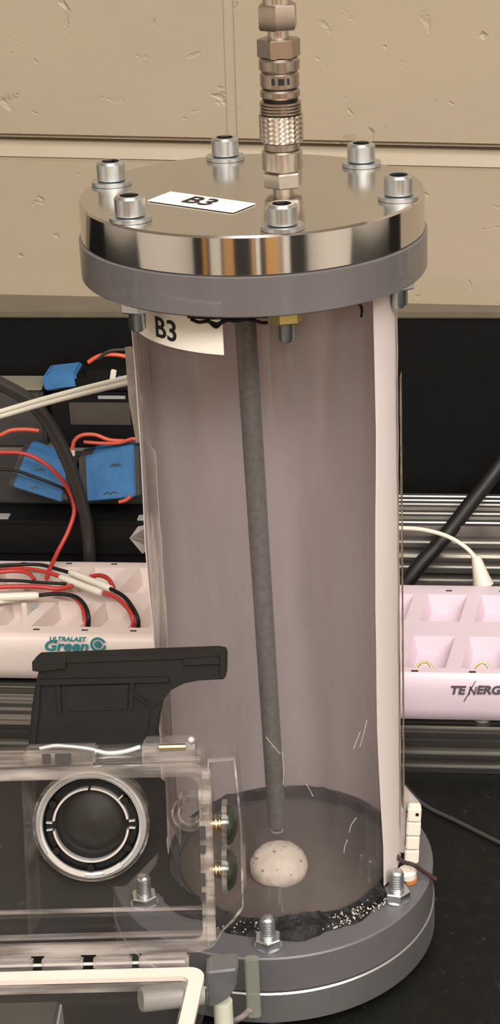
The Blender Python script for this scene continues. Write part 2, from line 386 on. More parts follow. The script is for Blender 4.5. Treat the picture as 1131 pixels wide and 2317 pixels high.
# lid
bm = BM(); add_lathe(bm, [(0, ZA), (R1-.0006, ZA), (R1, ZA+.0005), (R1, Z1-.0007), (R1-.0007, Z1), (0, Z1)], 128, cap=False)
bmesh.ops.remove_doubles(bm, verts=bm.verts[:], dist=1e-6)
for f in bm.faces: f.material_index = 1 if abs(f.calc_center_median().xy.length-R1) < .0006 else 0
lid = obj('lid_plate', bm, [M['alu_top'], M['alu_edge']], ch, 25); lid['label'] = 'thick bright aluminium lid disc'
# upper flange (a ring so that the tube passes into it)
bm = BM(); add_lathe(bm, [(RT_-.004, ZF), (R1+.0004, ZF), (R1+.0008, ZF+.0005), (R1+.0008, ZA-.0004), (R1+.0003, ZA), (RT_-.004, ZA), (RT_-.004, ZF)], 128, cap=False)
bmesh.ops.remove_doubles(bm, verts=bm.verts[:], dist=1e-6)
obj('upper_flange', bm, M['flange'], ch, 30)['label'] = 'grey plastic flange ring under the lid'
# base
bm = BM(); add_lathe(bm, [(0, ZP0), (R2-.0006, ZP0), (R2, ZP0+.0006), (R2, ZJ-.0006), (R2-.0005, ZJ), (0, ZJ)], 128, (BX, 0, 0), cap=False)
bmesh.ops.remove_doubles(bm, verts=bm.verts[:], dist=1e-6)
obj('base_plate', bm, M['alu_base'], ch, 25)['label'] = 'aluminium disc under the lower flange'
bm = BM(); add_lathe(bm, [(0, ZJ+.0001), (R2-.0012, ZJ+.0001), (R2-.0006, ZJ+.0007), (R2-.0006, ZT-.0006), (R2-.0012, ZT), (0, ZT)], 128, (BX, 0, 0), cap=False)
bmesh.ops.remove_doubles(bm, verts=bm.verts[:], dist=1e-6)
obj('lower_flange', bm, M['flange_low'], ch, 30)['label'] = 'thick dark grey plastic flange at the foot'
# tube
bm = BM(); add_ringsolid(bm, RT_-.003, RT_, ZT, ZA-.001, 96, (TX, 0, 0))
obj('tube', bm, M['tube'], ch, 30)['label'] = 'clear plastic tube wall'
bm = BM(); add_lathe(bm, [(0, ZT+.0012), (RT_-.0034, ZT+.0010), (RT_-.0034, ZT+.0001)], 64, (TX, 0, 0), cap=False)
obj('sediment_film', bm, M['floorgrey'], ch, 30)['label'] = 'dull brown grey film on the chamber bottom'
# lid bolts: socket-head with washer, shaft through the flange, nut below
def make_lid_bolt():
    hr, hh = .0051, .0068
    bm = BM()
    add_lathe(bm, [(.0031, .0015+hh), (hr-.0008, .0015+hh), (hr, .0015+hh-.0008), (hr, .0019), (hr-.0005, .0015), (.0029, .0015), (.0029, Z1*0-.0001), (.0029, -(Z1-ZF)-.0102), (.0022, -(Z1-ZF)-.0112), (0, -(Z1-ZF)-.0112)], 32, cap=False)
    # hexagonal socket
    b = obj('bolt', bm, M['steel'], ch, 40)
    bm = BM(); add_lathe(bm, [(.0031, .0015+hh), (.0029, .0015+hh-.0003), (.0029, .0045), (0, .0045)], 6, cap=False); obj('hex_socket', bm, M['steel_dark'], b, 30)
    bm = BM(); add_ringsolid(bm, .0030, .0072, .0001, .0014, 40); obj('washer', bm, M['steel'], b, 40)
    bm = BM(); add_hex(bm, .0102, -(Z1-ZF)-.0042, -(Z1-ZF)-.0001); obj('nut', bm, M['steel'], b, 30)
    return b
RB, A1 = .05306, math.radians(12.28)
b0 = make_lid_bolt()
for k in range(6):
    a = A1+PI/3*k; p = (RB*math.sin(a), -RB*math.cos(a), Z1)
    o = b0 if k == 0 else copy_part(b0, ch)
    o.location = p; o.rotation_euler = (0, 0, a+.3*k)
for c in b0.children:
    if c.name.startswith('nut'): c.data = c.data.copy(); c.data.materials[0] = M['brassy']; c['label'] = 'yellowish nut on the front lid bolt'
# base studs with nuts and heads under the plate
def make_stud():
    bm = BM(); h = .0135
    add_lathe(bm, [(0, ZP0-ZT-.0049), (.0046, ZP0-ZT-.0049), (.005, ZP0-ZT-.0042), (.005, ZP0-ZT-.0003), (.0028, ZP0-ZT-.0002), (.0028, h-.0016), (.0024, h-.0006), (.0014, h), (0, h)], 32, cap=False)
    s = obj('stud', bm, M['steel'], ch, 40)
    bm = BM()
    for i in range(9): add_ringsolid(bm, .00275, .00298, .0048+i*.0008, .0051+i*.0008, 24)
    obj('thread', bm, M['steel'], s, 30)
    bm = BM(); add_hex(bm, .0094, .0002, .0046); add_ringsolid(bm, .003, .0054, .0001, .0006, 32); obj('nut', bm, M['steel'], s, 30)
    return s
RB2, A2 = .05757, math.radians(-.68)
s0 = make_stud()
for k in range(6):
    a = A2+PI/3*k; o = s0 if k == 0 else copy_part(s0, ch)
    o.location = (BX+RB2*math.sin(a), -RB2*math.cos(a), ZT); o.rotation_euler = (0, 0, a+PI/6+.25*k)
# black sealant bead around the tube foot, lumpy, with crumbs stuck in it
bm = BM(); seg = 140; rows = []
for i in range(seg):
    a = 2*PI*i/seg; k = random.random()
    ro = RT_+.0066+.0016*math.sin(5*a+1)+.0012*math.sin(13*a)+.001*k
    hh = .0030+.0012*math.sin(7*a+.5)+.0012*random.random()
    prof = [(RT_-.0002, ZT+.0002), (RT_+.0002, ZT+hh+.0016), (RT_+.0022, ZT+hh), (RT_+.0042, ZT+hh*.75+.0006*random.random()), (ro-.0008, ZT+hh*.42), (ro, ZT+.0002)]
    rows.append([bm.verts.new((TX*.6+r*math.sin(a), -r*math.cos(a), z)) for r, z in prof])
for i in range(seg):
    A, B = rows[i], rows[(i+1) % seg]
    for k in range(5): bm.faces.new((A[k], B[k], B[k+1], A[k+1]))
obj('sealant_bead', bm, M['seal'], ch, 60)['label'] = 'lumpy black sealant ring around the tube foot'
bm = BM()
for i in range(260):
    a = math.radians(random.gauss(18, 24)); r = RT_+random.uniform(.0015, .0068); s = random.uniform(.0002, .0005)
    q = bmesh.ops.create_icosphere(bm, subdivisions=1, radius=s, matrix=Matrix.Translation((TX*.6+r*math.sin(a), -r*math.cos(a), ZT+.0038-.003*(r-RT_)/.007)))
    for v in q['verts']: v.co.x += random.uniform(-.3, .3)*s
o = obj('crumbs', bm, M['crumb_glint'], ch, 30); o['kind'] = 'stuff'; o['label'] = 'pale crumbs stuck on the black sealant'
# black smears of sealant under the upper flange
bm = BM()
for pts in (((425, 716), (470, 719), (520, 718), (570, 716), (618, 716)), ((432, 722), (450, 729), (470, 727), (490, 733), (503, 728)), ((470, 724), (488, 740), (500, 731), (515, 724)), ((540, 722), (570, 724), (592, 730), (606, 730)), ((500, 721), (530, 726), (560, 722))):
    add_tube(bm, [aty(u, v, -math.sqrt((RT_+.0009)**2-(aty(u, v, -.043).x-TX)**2)) for u, v in pts], .0006, 7, 4)
o = obj('sealant_smear', bm, M['seal'], ch, 50); o['label'] = 'black sealant smears under the upper flange'; o['kind'] = 'stuff'
bm = BM(); add_tube(bm, [aty(u, v, -math.sqrt((RT_+.0009)**2-(aty(u, v, -.03).x-TX)**2)) for u, v in ((806, 686), (815, 690), (819, 702), (817, 718))], .0005, 6, 4)
obj('sealant_drip', bm, M['seal'], ch, 50)
# rod hanging inside
rt, rb_ = aty(553, 700, .0), aty(625, 1836, -.002)
dirr = (rt-rb_).normalized(); rt = rt+dirr*.004
bm = BM(); add_tube(bm, [rb_, rb_+dirr*.002, (rt+rb_)/2, rt-dirr*.002, rt], lambda t: .0029 if t < .001 else .0035+.0006*t, 20, 6)
rod = obj('rod', bm, M['rod'], ch, 40); rod['label'] = 'mottled grey rod hanging inside the tube'
lp = rb_
bm = BM(); add_tube(bm, [lp+Vector((0, 0, .002)), lp-Vector((.0002, 0, .004)), lp-Vector((.0022, 0, .0065)), lp-Vector((.0018, 0, .0098)), lp-Vector((-.0018, 0, .0098)), lp-Vector((-.0022, 0, .0065)), lp-Vector((-.0002, 0, .004)), lp+Vector((0, 0, .001))], .00035, 6, 5)
obj('wire_loop', bm, M['greyplastic'], rod, 40)
# scratches on the tube wall; the glint beside the rod is a painted stroke
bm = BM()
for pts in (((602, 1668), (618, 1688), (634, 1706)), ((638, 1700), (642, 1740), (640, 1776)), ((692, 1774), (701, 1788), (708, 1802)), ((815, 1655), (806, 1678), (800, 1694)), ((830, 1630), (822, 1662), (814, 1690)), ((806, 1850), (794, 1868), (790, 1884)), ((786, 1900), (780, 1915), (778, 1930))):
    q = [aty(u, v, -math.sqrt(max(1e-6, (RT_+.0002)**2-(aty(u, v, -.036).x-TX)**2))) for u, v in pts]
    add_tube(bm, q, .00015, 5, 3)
o = obj('scratches_and_glint', bm, M['crumb_glint'], ch, 40); o['kind'] = 'stuff'; o['label'] = 'fine pale scratches and a painted glint on the tube wall'
# lid label and its print
c4 = [atz(u, v, Z1+.0002) for u, v in ((334, 455), (386, 435), (578, 462), (527, 482))]
bm = BM(); lo = [bm.verts.new(p) for p in c4]; hi = [bm.verts.new(p+Vector((0, 0, .0003))) for p in c4]
bm.faces.new(lo); bm.faces.new(hi)
for i in range(4): bm.faces.new((lo[i], lo[(i+1) % 4], hi[(i+1) % 4], hi[i]))
ll = obj('lid_label', bm, M['label'], ch, 0); ll['label'] = 'white sticker on the lid marked B3'
ce = sum(c4, Vector())/4
me = text_mesh('lid_print', 'B3', .0118, M['ink'], bold=.0001)
put_mesh('lid_print', me, ll, frame(ce+Vector((-.0003, 0, .00045)), (c4[2]-c4[1]), (c4[1]-c4[0])))
# curved tube label
def on_tube(a, z, dr): return Vector((TX+(RT_+dr)*math.sin(a), -(RT_+dr)*math.cos(a), z))
zl = aty(529, 801, -.0446).z
a0, a1 = math.radians(-68), math.radians(-15.6)
bm = BM(); n = 24; rings = []
for i in range(n+1):
    a = a0+(a1-a0)*i/n; rings.append([bm.verts.new(on_tube(a, z, dr)) for z, dr in ((zl, .0004), (ZF+.001, .0004), (ZF+.001, .0008), (zl, .0008))])
for A, B in zip(rings, rings[1:]):
    for k in range(4): bm.faces.new((A[k], A[(k+1) % 4], B[(k+1) % 4], B[k]))
bm.faces.new(rings[0]); bm.faces.new(rings[-1])
tl = obj('tube_label', bm, M['label'], ch, 40); tl['label'] = 'white paper strip on the tube marked B3'
me = text_mesh('tube_print', 'B3', .0103, M['ink'], bold=.00012)
ac = math.radians(-44); zc = aty(400, 745, -.033).z
for v in me.vertices:
    p = on_tube(ac+v.co.x/RT_*1.05, zc+v.co.y, .0009+v.co.z); v.co = p
put_mesh('tube_print', me, tl)
# ---- fitting screwed into the lid
fp = atz(641, 434, Z1)
def fz(v): return aty(635, v, fp.y).z
fit = obj('fitting', add_lathe(BM(), [(.0036, Z1-.002), (.0036, fz(415)), (.0036, fz(2))], 32, (fp.x, fp.y, 0)), M['nickel'], ch, 40)
fit['label'] = 'nickel plated quick connect fitting standing on the lid'
PX = .617/FPX
def sub(name, prof, m, seg=40):
    return obj(name, add_lathe(BM(), prof, seg, (fp.x, fp.y, 0)), m, fit, 35)
def bar(v0, v1, w, ch_=.0004):
    r = w*PX/2; a, b = fz(v1), fz(v0); return [(r-ch_, a), (r, a+ch_), (r, b-ch_), (r-ch_, b)]
obj('hex_nut', add_hex(BM(), 82*PX, fz(421), fz(386), (fp.x, fp.y, 0), .1, .35), M['nickel'], fit, 30)
sub('barrel', bar(338, 383, 95), M['nickel'])
sub('ring', bar(319, 338, 84), M['nickel_dark'])
# knurled sleeve: real diamond facets
bm = BM(); zk0, zk1 = fz(317), fz(257); nr, ns = 11, 44; rk = 50.5*PX; rows = []
for j in range(nr+1):
    row = []
    for i in range(ns):
        a = 2*PI*(i+.5*(j % 2))/ns; r = rk*(1+(.016 if (i % 2) else -.014)); row.append(bm.verts.new((fp.x+r*math.cos(a), fp.y+r*math.sin(a), zk0+(zk1-zk0)*j/nr)))
    rows.append(row)
for j in range(nr):
    for i in range(ns):
        k = (i+1) % ns
        if j % 2 == 0: bm.faces.new((rows[j][i], rows[j][k], rows[j+1][i])); bm.faces.new((rows[j][k], rows[j+1][k], rows[j+1][i]))
        else: bm.faces.new((rows[j][i], rows[j+1][k], rows[j+1][i])); bm.faces.new((rows[j][i], rows[j][k], rows[j+1][k]))
bm.faces.new(rows[0]); bm.faces.new(rows[-1])
obj('knurled_sleeve', bm, M['nickel'], fit, 0)
g_ = []
z0, z1 = fz(256), fz(227)
for i in range(4):
    a = z0+(z1-z0)*i/4; b = z0+(z1-z0)*(i+1)/4; g_ += [(45*PX, a), (48*PX, a+(b-a)*.25), (48*PX, b-(b-a)*.25), (45*PX, b)]
sub('grooved_collar', g_, M['nickel_dark'])
sub('neck_groove', bar(220, 227, 82), M['steel_dark'])
sub('collar', bar(200, 220, 92, .0006), M['nickel_dark'])
sub('barrel', bar(160, 199, 90, .0008), M['nickel_dark'])
for x, w in ((-14, 8), (4, 14), (20, 6)):
    bm = BM(); add_box(bm, (fp.x+x*PX, fp.y-math.sqrt((44.5*PX)**2-(x*PX)**2), (fz(166)+fz(190))/2), (w*PX, .0006, .0022), .0001); obj('stamped_mark', bm, M['steel_dark'], fit, 0)
sub('shoulder', bar(129, 160, 94, .0008), M['nickel_dark'])
obj('hex_nut', add_hex(BM(), 86*PX, fz(128), fz(86), (fp.x, fp.y, 0), .06, .15), M['nickel_dark'], fit, 30)
sub('neck', bar(64, 86, 44), M['nickel'])
obj('hex_nut', add_hex(BM(), 82*PX, fz(66), fz(8), (fp.x, fp.y, 0), .1, .45), M['nickel_dark'], fit, 30)
sub('barrel', [(34*PX, fz(8)), (34*PX, fz(-120))], M['nickel'])
# ================================================================ paper sheet round the tube
pz0, pz1 = .0405, ZF-.0006
ang0, ang1 = math.radians(53), math.radians(53+220)
bm = BM(); na, nz = 64, 14; G = []
def pap(a, t, dr):
    wob = .0012*math.sin(t*9+a*2)*math.exp(-((a-ang0)/.35)**2) + .0008*math.exp(-((a-ang1)/.25)**2)*math.sin(t*14)
    e = .022*math.sin(t*7+1)+.012*math.sin(t*17); aa = a+e*math.exp(-((a-ang0)/.25)**2)
    rr = RT_+.0009+max(0, wob)+dr
    return Vector((TX+rr*math.sin(aa), -rr*math.cos(aa), pz0+(pz1-pz0)*t))
for side in (0, .00035):
    G.append([[bm.verts.new(pap(ang0+(ang1-ang0)*i/na, j/nz, side)) for i in range(na+1)] for j in range(nz+1)])
for g2 in G:
    for j in range(nz):
        for i in range(na): bm.faces.new((g2[j][i], g2[j][i+1], g2[j+1][i+1], g2[j+1][i]))
for j in range(nz):
    for i in (0, na): bm.faces.new((G[0][j][i], G[0][j+1][i], G[1][j+1][i], G[1][j][i]))
for i in range(na):
    for j in (0, nz): bm.faces.new((G[0][j][i], G[0][j][i+1], G[1][j][i+1], G[1][j][i]))
paper = obj('paper_sheet', bm, M['paper'], ch, 60)
paper['label'] = 'white paper sheet wrapped around the back of the tube'
# dirty tape edge down the right of the sheet, and torn clear tape at the left
def tube_strip(a_lo, a_hi, za, zb, r, jag=.0, nz=30):
    bm = BM(); L = []
    for j in range(nz+1):
        z = za+(zb-za)*j/nz; k = random.uniform(-jag, jag); k2 = random.uniform(-jag, jag)
        L.append([bm.verts.new((TX+rr*math.sin(a), -rr*math.cos(a), z)) for a, rr in ((a_lo+k, r), (a_hi+k2, r), (a_hi+k2, r+.0003), (a_lo+k, r+.0003))])
    for A, B in zip(L, L[1:]):
        for k in range(4): bm.faces.new((A[k], A[(k+1) % 4], B[(k+1) % 4], B[k]))
    bm.faces.new(L[0]); bm.faces.new(L[-1]); return bm
rad = math.radians
obj('tape_edge', tube_strip(rad(80), rad(88), .052, .245, RT_+.0024, .02), M['duct'], paper, 40)['label'] = 'dirty brown tape edge'
obj('clear_tape', tube_strip(rad(76), rad(100), .045, .27, RT_+.0020, .02), M['tape_clear'], paper, 40)['label'] = 'clear tape over the paper edge'
obj('clear_tape', tube_strip(rad(-84), rad(-58), .06, .225, RT_+.0005, .01), M['tape_clear'], paper, 40)['label'] = 'clear tape at the left of the tube'
bm = BM()          # torn tape flap, upper left
P = [ab(u, v, .045) for u, v in ((284, 786), (297, 784), (318, 830), (326, 990), (308, 1000), (292, 905))]
P = [aty(u, v, .012) for u, v in ((282, 786), (297, 784), (322, 830), (334, 990), (308, 1003), (291, 905))]
lo = [bm.verts.new(p) for p in P]; hi = [bm.verts.new(p+Vector((0, .0004, 0))) for p in P]; bm.faces.new(lo); bm.faces.new(hi)
for i in range(6): bm.faces.new((lo[i], lo[(i+1) % 6], hi[(i+1) % 6], hi[i]))
obj('torn_tape', bm, M['oldtape'], paper, 0)['label'] = 'torn yellowed tape flap at the upper left edge'
bm = BM()
for i, (q0, q1, q2, q3) in enumerate((((293, 1218), (312, 1192), (342, 1186), (330, 1222)), ((293, 1218), (330, 1222), (342, 1240), (322, 1253)), ((330, 1222), (342, 1186), (352, 1200), (346, 1244)))):
    P = [aty(u, v, .010+.002*((k+i) % 2)) for k, (u, v) in enumerate((q0, q1, q2, q3))]
    lo = [bm.verts.new(p) for p in P]; hi = [bm.verts.new(p+Vector((0, .0004, 0))) for p in P]; bm.faces.new(lo); bm.faces.new(hi)
    for k in range(4): bm.faces.new((lo[k], lo[(k+1) % 4], hi[(k+1) % 4], hi[k]))
obj('crumpled_tape', bm, M['tape_clear'], paper, 0)['label'] = 'crumpled clear tape end at the left edge'
# ================================================================ clay dome inside
dc = atz(631, 1972, ZT+.0012); rdm = 69.5*.70/FPX
bm = BM(); prof = [(0, 0)]
for i in range(15):
    t = -.3+(PI/2+.3)*i/14; prof.append((rdm*math.cos(t), rdm*.80*(math.sin(t)+math.sin(.3))))
add_lathe(bm, prof, 40, cap=False); bmesh.ops.remove_doubles(bm, verts=bm.verts[:], dist=1e-6)
for v in bm.verts: v.co += v.co.normalized()*random.uniform(-.00018, .00018) if v.co.z > .0003 else Vector()
dome = obj('clay_dome', bm, M['clay'], None, 70, dc); tag(dome, 'small white clay dome on the floor of the clear cylinder', 'dome')
bm = BM()
for i in range(26):
    a = random.uniform(0, 2*PI); t = random.uniform(.25, 1.35)
    q = Vector((rdm*math.cos(t)*math.cos(a), rdm*math.cos(t)*math.sin(a), rdm*.80*(math.sin(t)+.2955)))
    bmesh.ops.create_icosphere(bm, subdivisions=1, radius=random.uniform(.0003, .0008), matrix=Matrix.Translation(q*.985))
o = obj('grey_specks', bm, mat('grey_speck', rgb(140, 128, 114), .8), dome, 30); o['kind'] = 'stuff'
# ================================================================ small sensor parts beside the tube foot
cp = atz(920, 1990, ZT+.0002)
cap_ = thing('round_cap', 'small round cream cap with amber base beside the clear tube foot', 'cap', cp)
obj('cap_body', add_lathe(BM(), [(.0034, .0012), (.0040, .0016), (.0040, .0040), (.0030, .0050), (.0022, .0050), (.0022, .0040)], 28), M['white'], cap_)
obj('amber_ring', add_ringsolid(BM(), .0018, .0043, 0, .0013, 28), M['amber'], cap_)
bp0, bp1 = aty(930, 1948, cp.y+.006), aty(938, 1822, cp.y+.006)
tb = thing('terminal_block', 'white segmented terminal block standing at right of the clear tube foot', 'terminal block', (bp0.x, bp0.y, ZT+.0002))
hh = bp1.z-bp0.z; off = bp0.z-ZT-.0002
lean = Matrix.Rotation(math.atan2(bp1.x-bp0.x, hh), 3, 'Y')
for i in range(4):
    bm = BM(); add_box(bm, lean @ Vector((0, 0, hh*(i+.5)/4))+Vector((0, 0, off)), (.0056-.0003*(i % 2), .005, hh/4*.93), .0005, lean); obj('segment', bm, M['white'], tb, 40)
bm = BM(); add_box(bm, lean @ Vector((0, .001, hh/2))+Vector((0, 0, off)), (.0046, .003, hh*.98), 0, lean); obj('core', bm, M['greyplastic'], tb, 0)
bm = BM(); add_box(bm, (0, .0015, off/2), (.004, .003, off+.001), .0003); obj('foot', bm, M['greyplastic'], tb, 30)
bm = BM(); add_lathe(bm, [(.0007, -.0028), (.0007, -.0022)], 12, lean @ Vector((.001, 0, hh*.9))+Vector((0, 0, off)), 'Y'); obj('screw_hole', bm, M['steel_dark'], tb)
bm = BM(); add_tube(bm, [aty(896, 1935, cp.y+.002), aty(912, 1950, cp.y-.001), aty(935, 1957, cp.y-.003), aty(962, 1975, cp.y-.002), atz(986, 1990, ZT+.001)], .0009, 8, 6)
tag(obj('brown_wire', bm, M['brownwire']), 'short dark brown wire curling past the white terminal block', 'wire')
bm = BM()
P = [aty(902, 1762, cp.y+.01), aty(915, 1778, cp.y+.012), aty(948, 1815, cp.y+.012), aty(950, 1832, cp.y+.009), aty(905, 1836, cp.y+.007)]
lo = [bm.verts.new(p) for p in P]; hi = [bm.verts.new(p+Vector((0, .0005, 0))) for p in P]; bm.faces.new(lo); bm.faces.new(hi)
for i in range(5): bm.faces.new((lo[i], lo[(i+1) % 5], hi[(i+1) % 5], hi[i]))
P = [aty(884, 1836, cp.y+.007), aty(918, 1836, cp.y+.007), aty(915, 1930, cp.y+.004), aty(886, 1925, cp.y+.004)]
lo = [bm.verts.new(p) for p in P]; hi = [bm.verts.new(p+Vector((0, .0005, 0))) for p in P]; bm.faces.new(lo); bm.faces.new(hi)
for i in range(4): bm.faces.new((lo[i], lo[(i+1) % 4], hi[(i+1) % 4], hi[i]))
obj('tape_tail', bm, M['tape_clear'], paper, 0)['label'] = 'loose clear tape tail at the lower right'
bm = BM(); add_tube(bm, [atz(880, 1742, .001), atz(915, 1778, .001), atz(960, 1822, .001), atz(1040, 1862, .001), atz(1140, 1912, .001), atz(1300, 1990, .001)], .0010, 8, 8)
tag(obj('thin_grey_cable', bm, M['greybox']), 'thin grey cable lying across the black bench at lower right', 'cable')
# ================================================================ aluminium extrusions
def extrusion(name, label, prof, s0, s1, slots, m='extr'):
    t = thing(name, label, 'extrusion', (0, 0, 0), BETA)
    bm = BM(); a = [bm.verts.new((s0, d, z)) for d, z in prof]; b = [bm.verts.new((s1, d, z)) for d, z in prof]; n = len(a)
    for i in range(n): bm.faces.new((a[i], a[(i+1) % n], b[(i+1) % n], b[i]))
    bm.faces.new(a); bm.faces.new(b); obj('profile', bm, M[m], t, 20)
    bm = BM()
    for c, s in slots: add_box(bm, (((s0+s1)/2), c[0], c[1]), (s1-s0-.001, s[0], s[1]))
    o = obj('slot_lining', bm, M['slot'], t, 0); o['label'] = 'dark lining of the profile slots'; return t
def ribbed(d0, d1, z0, z1, top, front):
    """profile outline: front grooves (z, width, depth), top grooves (d, width, depth)"""
    o = [(d0, z0)]
    for z, w, dp in front: o += [(d0, z-w/2), (d0+dp, z-w/2+.0004), (d0+dp, z+w/2-.0004), (d0, z+w/2)]
    o += [(d0, z1)]
    for d, w, dp in top: o += [(d-w/2, z1), (d-w/2+.0004, z1-dp), (d+w/2-.0004, z1-dp), (d+w/2, z1)]
    o += [(d1, z1), (d1, z0)]; return o
fr = [(.0055, .005, .002), (.0125, .005, .003), (.0185, .002, .001)]
tp = [(.131, .003, .001), (.1375, .004, .002), (.1445, .004, .002), (.1505, .003, .001), (.157, .005, .002), (.165, .005, .002), (.173, .005, .002), (.182, .005, .002), (.191, .005, .002), (.2, .005, .002), (.209, .005, .002), (.218, .005, .002), (.227, .005, .002), (.236, .005, .002), (.245, .005, .002)]
extrusion('aluminium_rail', 'low wide ribbed aluminium rail carrying the white battery chargers', ribbed(.126, .31, .0002, .022, tp, fr), -.4, .4, [((.1297, .0125), (.001, .004)), ((.1287, .0055), (.001, .004))], 'extr_dark')
zx = ab(1000, 1190, .262).z
dx = .306
fr2 = [(.03, .006, .002), (.038, .006, .0035), (.046, .004, .0015), (.053, .006, .003), (.0605, .004, .0015)]
tp2 = [(.2665, .002, .0008), (.2725, .004, .0018), (.2785, .0025, .001), (.285, .0045, .002), (.291, .0025, .001), (.2965, .002, .0008), (.302, .002, .0008)]
fr2 = [(z, w, d) for z, w, d in fr2 if z < zx-.004]
extrusion('aluminium_beam', 'taller ribbed aluminium beam behind the right battery charger', ribbed(.262, dx, .0225, zx, tp2, fr2), -.055, .4, [((.266, .038), (.001, .004)), ((.2655, .053), (.001, .004))])
# ================================================================ battery chargers
def charger(name, label, s0, s1, d0, d1, z0, z1, pock, rows, shear, m, contacts):
    """pock: list of (lo, hi) in s; rows: list of (lo, hi) in d"""
    t = thing(name, label, 'charger', (0, 0, 0), BETA)
    bm = BM(); V = {}
    def vt(s, d, z, sh=True):
        k = (round(s, 6), round(d, 6), round(z, 6), sh)
        if k not in V: V[k] = bm.verts.new((s+(shear*(d-d0) if sh else 0), d, z))
        return V[k]
    xs = sorted({s0, s1} | {x for p in pock for x in p}); dt = d0+.006; ds = sorted({dt, d1-.004} | {x for r in rows for x in r})
    zt = lambda d: z1+(d-d0)*.03
    def q(*v):
        v = [w for i, w in enumerate(v) if w not in v[:i]]
        if len(v) > 2:
            try: return bm.faces.new(v)
            except ValueError: pass
    for i in range(len(xs)-1):
        for j in range(len(ds)-1):
            a, b, c, d = xs[i], xs[i+1], ds[j], ds[j+1]
            e = lambda x: x not in (s0, s1)
            T = [vt(a, c, zt(c), e(a)), vt(b, c, zt(c), e(b)), vt(b, d, zt(d), e(b)), vt(a, d, zt(d), e(a))]
            if (a, b) in pock and (c, d) in rows:
                g, dp = .0022, .009
                B = [bm.verts.new((x+shear*(y-d0), y, zt(y)-dp)) for x, y in ((a+g, c+.003), (b-g, c+.003), (b-g, d-g), (a+g, d-g))]
                for k in range(4): q(T[k], T[(k+1) % 4], B[(k+1) % 4], B[k])
                q(*B)
            else: q(*T)
    h = z1-z0
    prof = [(d0+.009, z0), (d0+.003, z0+h*.04), (d0+.0008, z0+h*.16), (d0, z0+h*.32), (d0+.0002, z0+h*.7), (d0+.0015, z0+h*.93), (d0+.0035, z1+.0000)]
    prof2 = [(d1-.0015, z1+(d1-d0)*.03-.0008), (d1, z0+h*.8), (d1, z0)]
    xsn = xs
    def e(x): return x not in (s0, s1)
    for i in range(len(xsn)-1):
        a, b = xsn[i], xsn[i+1]
        sh = lambda x, d: x+(shear*(d-d0) if e(x) else 0)
        lst = [(d, z, False) for d, z in prof]
        for (d, z, _), (d2, z2, _2) in zip(lst, lst[1:]): q(vt(sh(a, dt), d, z, False), vt(sh(b, dt), d, z, False), vt(sh(b, dt), d2, z2, False), vt(sh(a, dt), d2, z2, False))
        d, z = prof[-1]; q(vt(sh(a, dt), d, z, False), vt(sh(b, dt), d, z, False), vt(b, dt, zt(dt), e(b)), vt(a, dt, zt(dt), e(a)))
        db = d1-.004; d, z = prof2[0]
        q(vt(a, db, zt(db), e(a)), vt(b, db, zt(db), e(b)), vt(sh(b, db), d, z, False), vt(sh(a, db), d, z, False))
        for (d, z), (d2, z2) in zip(prof2, prof2[1:]): q(vt(sh(a, db), d, z, False), vt(sh(b, db), d, z, False), vt(sh(b, db), d2, z2, False), vt(sh(a, db), d2, z2, False))
    bm.normal_update()
    for x in (s0, s1):
        q(*([vt(x, d, z, False) for d, z in prof]+[vt(x, d, zt(d), False) for d in ds]+[vt(x, d, z, False) for d, z in prof2]))
    q(vt(s0, prof[0][0], z0, False), vt(s1, prof[0][0], z0, False), vt(s1, d1, z0, False), vt(s0, d1, z0, False))
    body = obj('charger_body', bm, m, t, 38)
    # contacts: a bent spring strip at the front of each front pocket
    if contacts:
        c0 = None
        for (a, b) in pock:
            c, d = rows[0]
            if c0 is None:
                bm = BM(); add_box(bm, (0, .0012, -.004), (.0075, .0006, .006), .0001); add_tube(bm, [(-.0038, .001, -.001), (-.001, .0028, .001), (.002, .0028, .0012), (.0042, .001, -.0008)], .0006, 6, 4); c0 = obj('contact', bm, M['brassy'], t, 30)
                c0['label'] = 'small brass contact spring'; o = c0
            else: o = copy_part(c0, t)
            o.location = ((a+b)/2+shear*(c-d0)-.0005, c, zt(c))
    # rating slots moulded beside each bay
    v0_ = None
    for (a, b) in pock:
        for r_, (c, d) in enumerate(rows):
            y = (c-.0035) if r_ == 0 else (d+.004)
            if v0_ is None:
                bm = BM(); add_box(bm, (0, 0, 0), (.0032, .0012, .0006), .0001); v0_ = obj('indicator_slot', bm, M['greybox'], t, 0); o = v0_
            else: o = copy_part(v0_, t)
            o.location = ((a+b)/2+shear*(y-d0)-.004*(1-r_), y, zt(y))
    f = BM()
    for x in (s0+.02, s1-.02, ): add_lathe(f, [(.005, z0-.0003+.0004), (.005, z0-.0018)], 20, (x, d0+.012, 0))
    return t, zt
ZR = .022
L0 = ab(0, 1435, .17).x
# right charger, pinkish white
fx = lambda u, v, z: loc_b(atz(u, v, z))
d0R = .131; z1R = .0498
ra, rb = (fx(1000, 1512, z1R).y, fx(1000, 1440, z1R+.001).y), (fx(1000, 1408, z1R+.001).y, fx(1000, 1347, z1R+.002).y)
pR = []
e0 = fx(912, 1512, z1R).x; e1 = fx(1008, 1512, z1R).x; e2 = fx(1042, 1512, z1R).x
shR = .13; pit = e2-e0
for k in range(-2, 6): pR.append((e0+pit*k, e0+pit*k+(e1-e0)))
shift = -shR*(ra[0]-d0R); pR = [(round(a+shift, 6), round(b+shift, 6)) for a, b in pR]
rowsR = [tuple(round(x, 6) for x in ra), tuple(round(x, 6) for x in rb)]
d1R = fx(1000, 1322, z1R+.003).y+.002
chR, ztR = charger('battery_charger', 'pinkish white battery charger with empty bays at right of the cylinder', pR[0][0]-.012, .27, d0R, d1R, ZR+.0018, z1R, pR, rowsR, shR, M['charger_pink'], True)
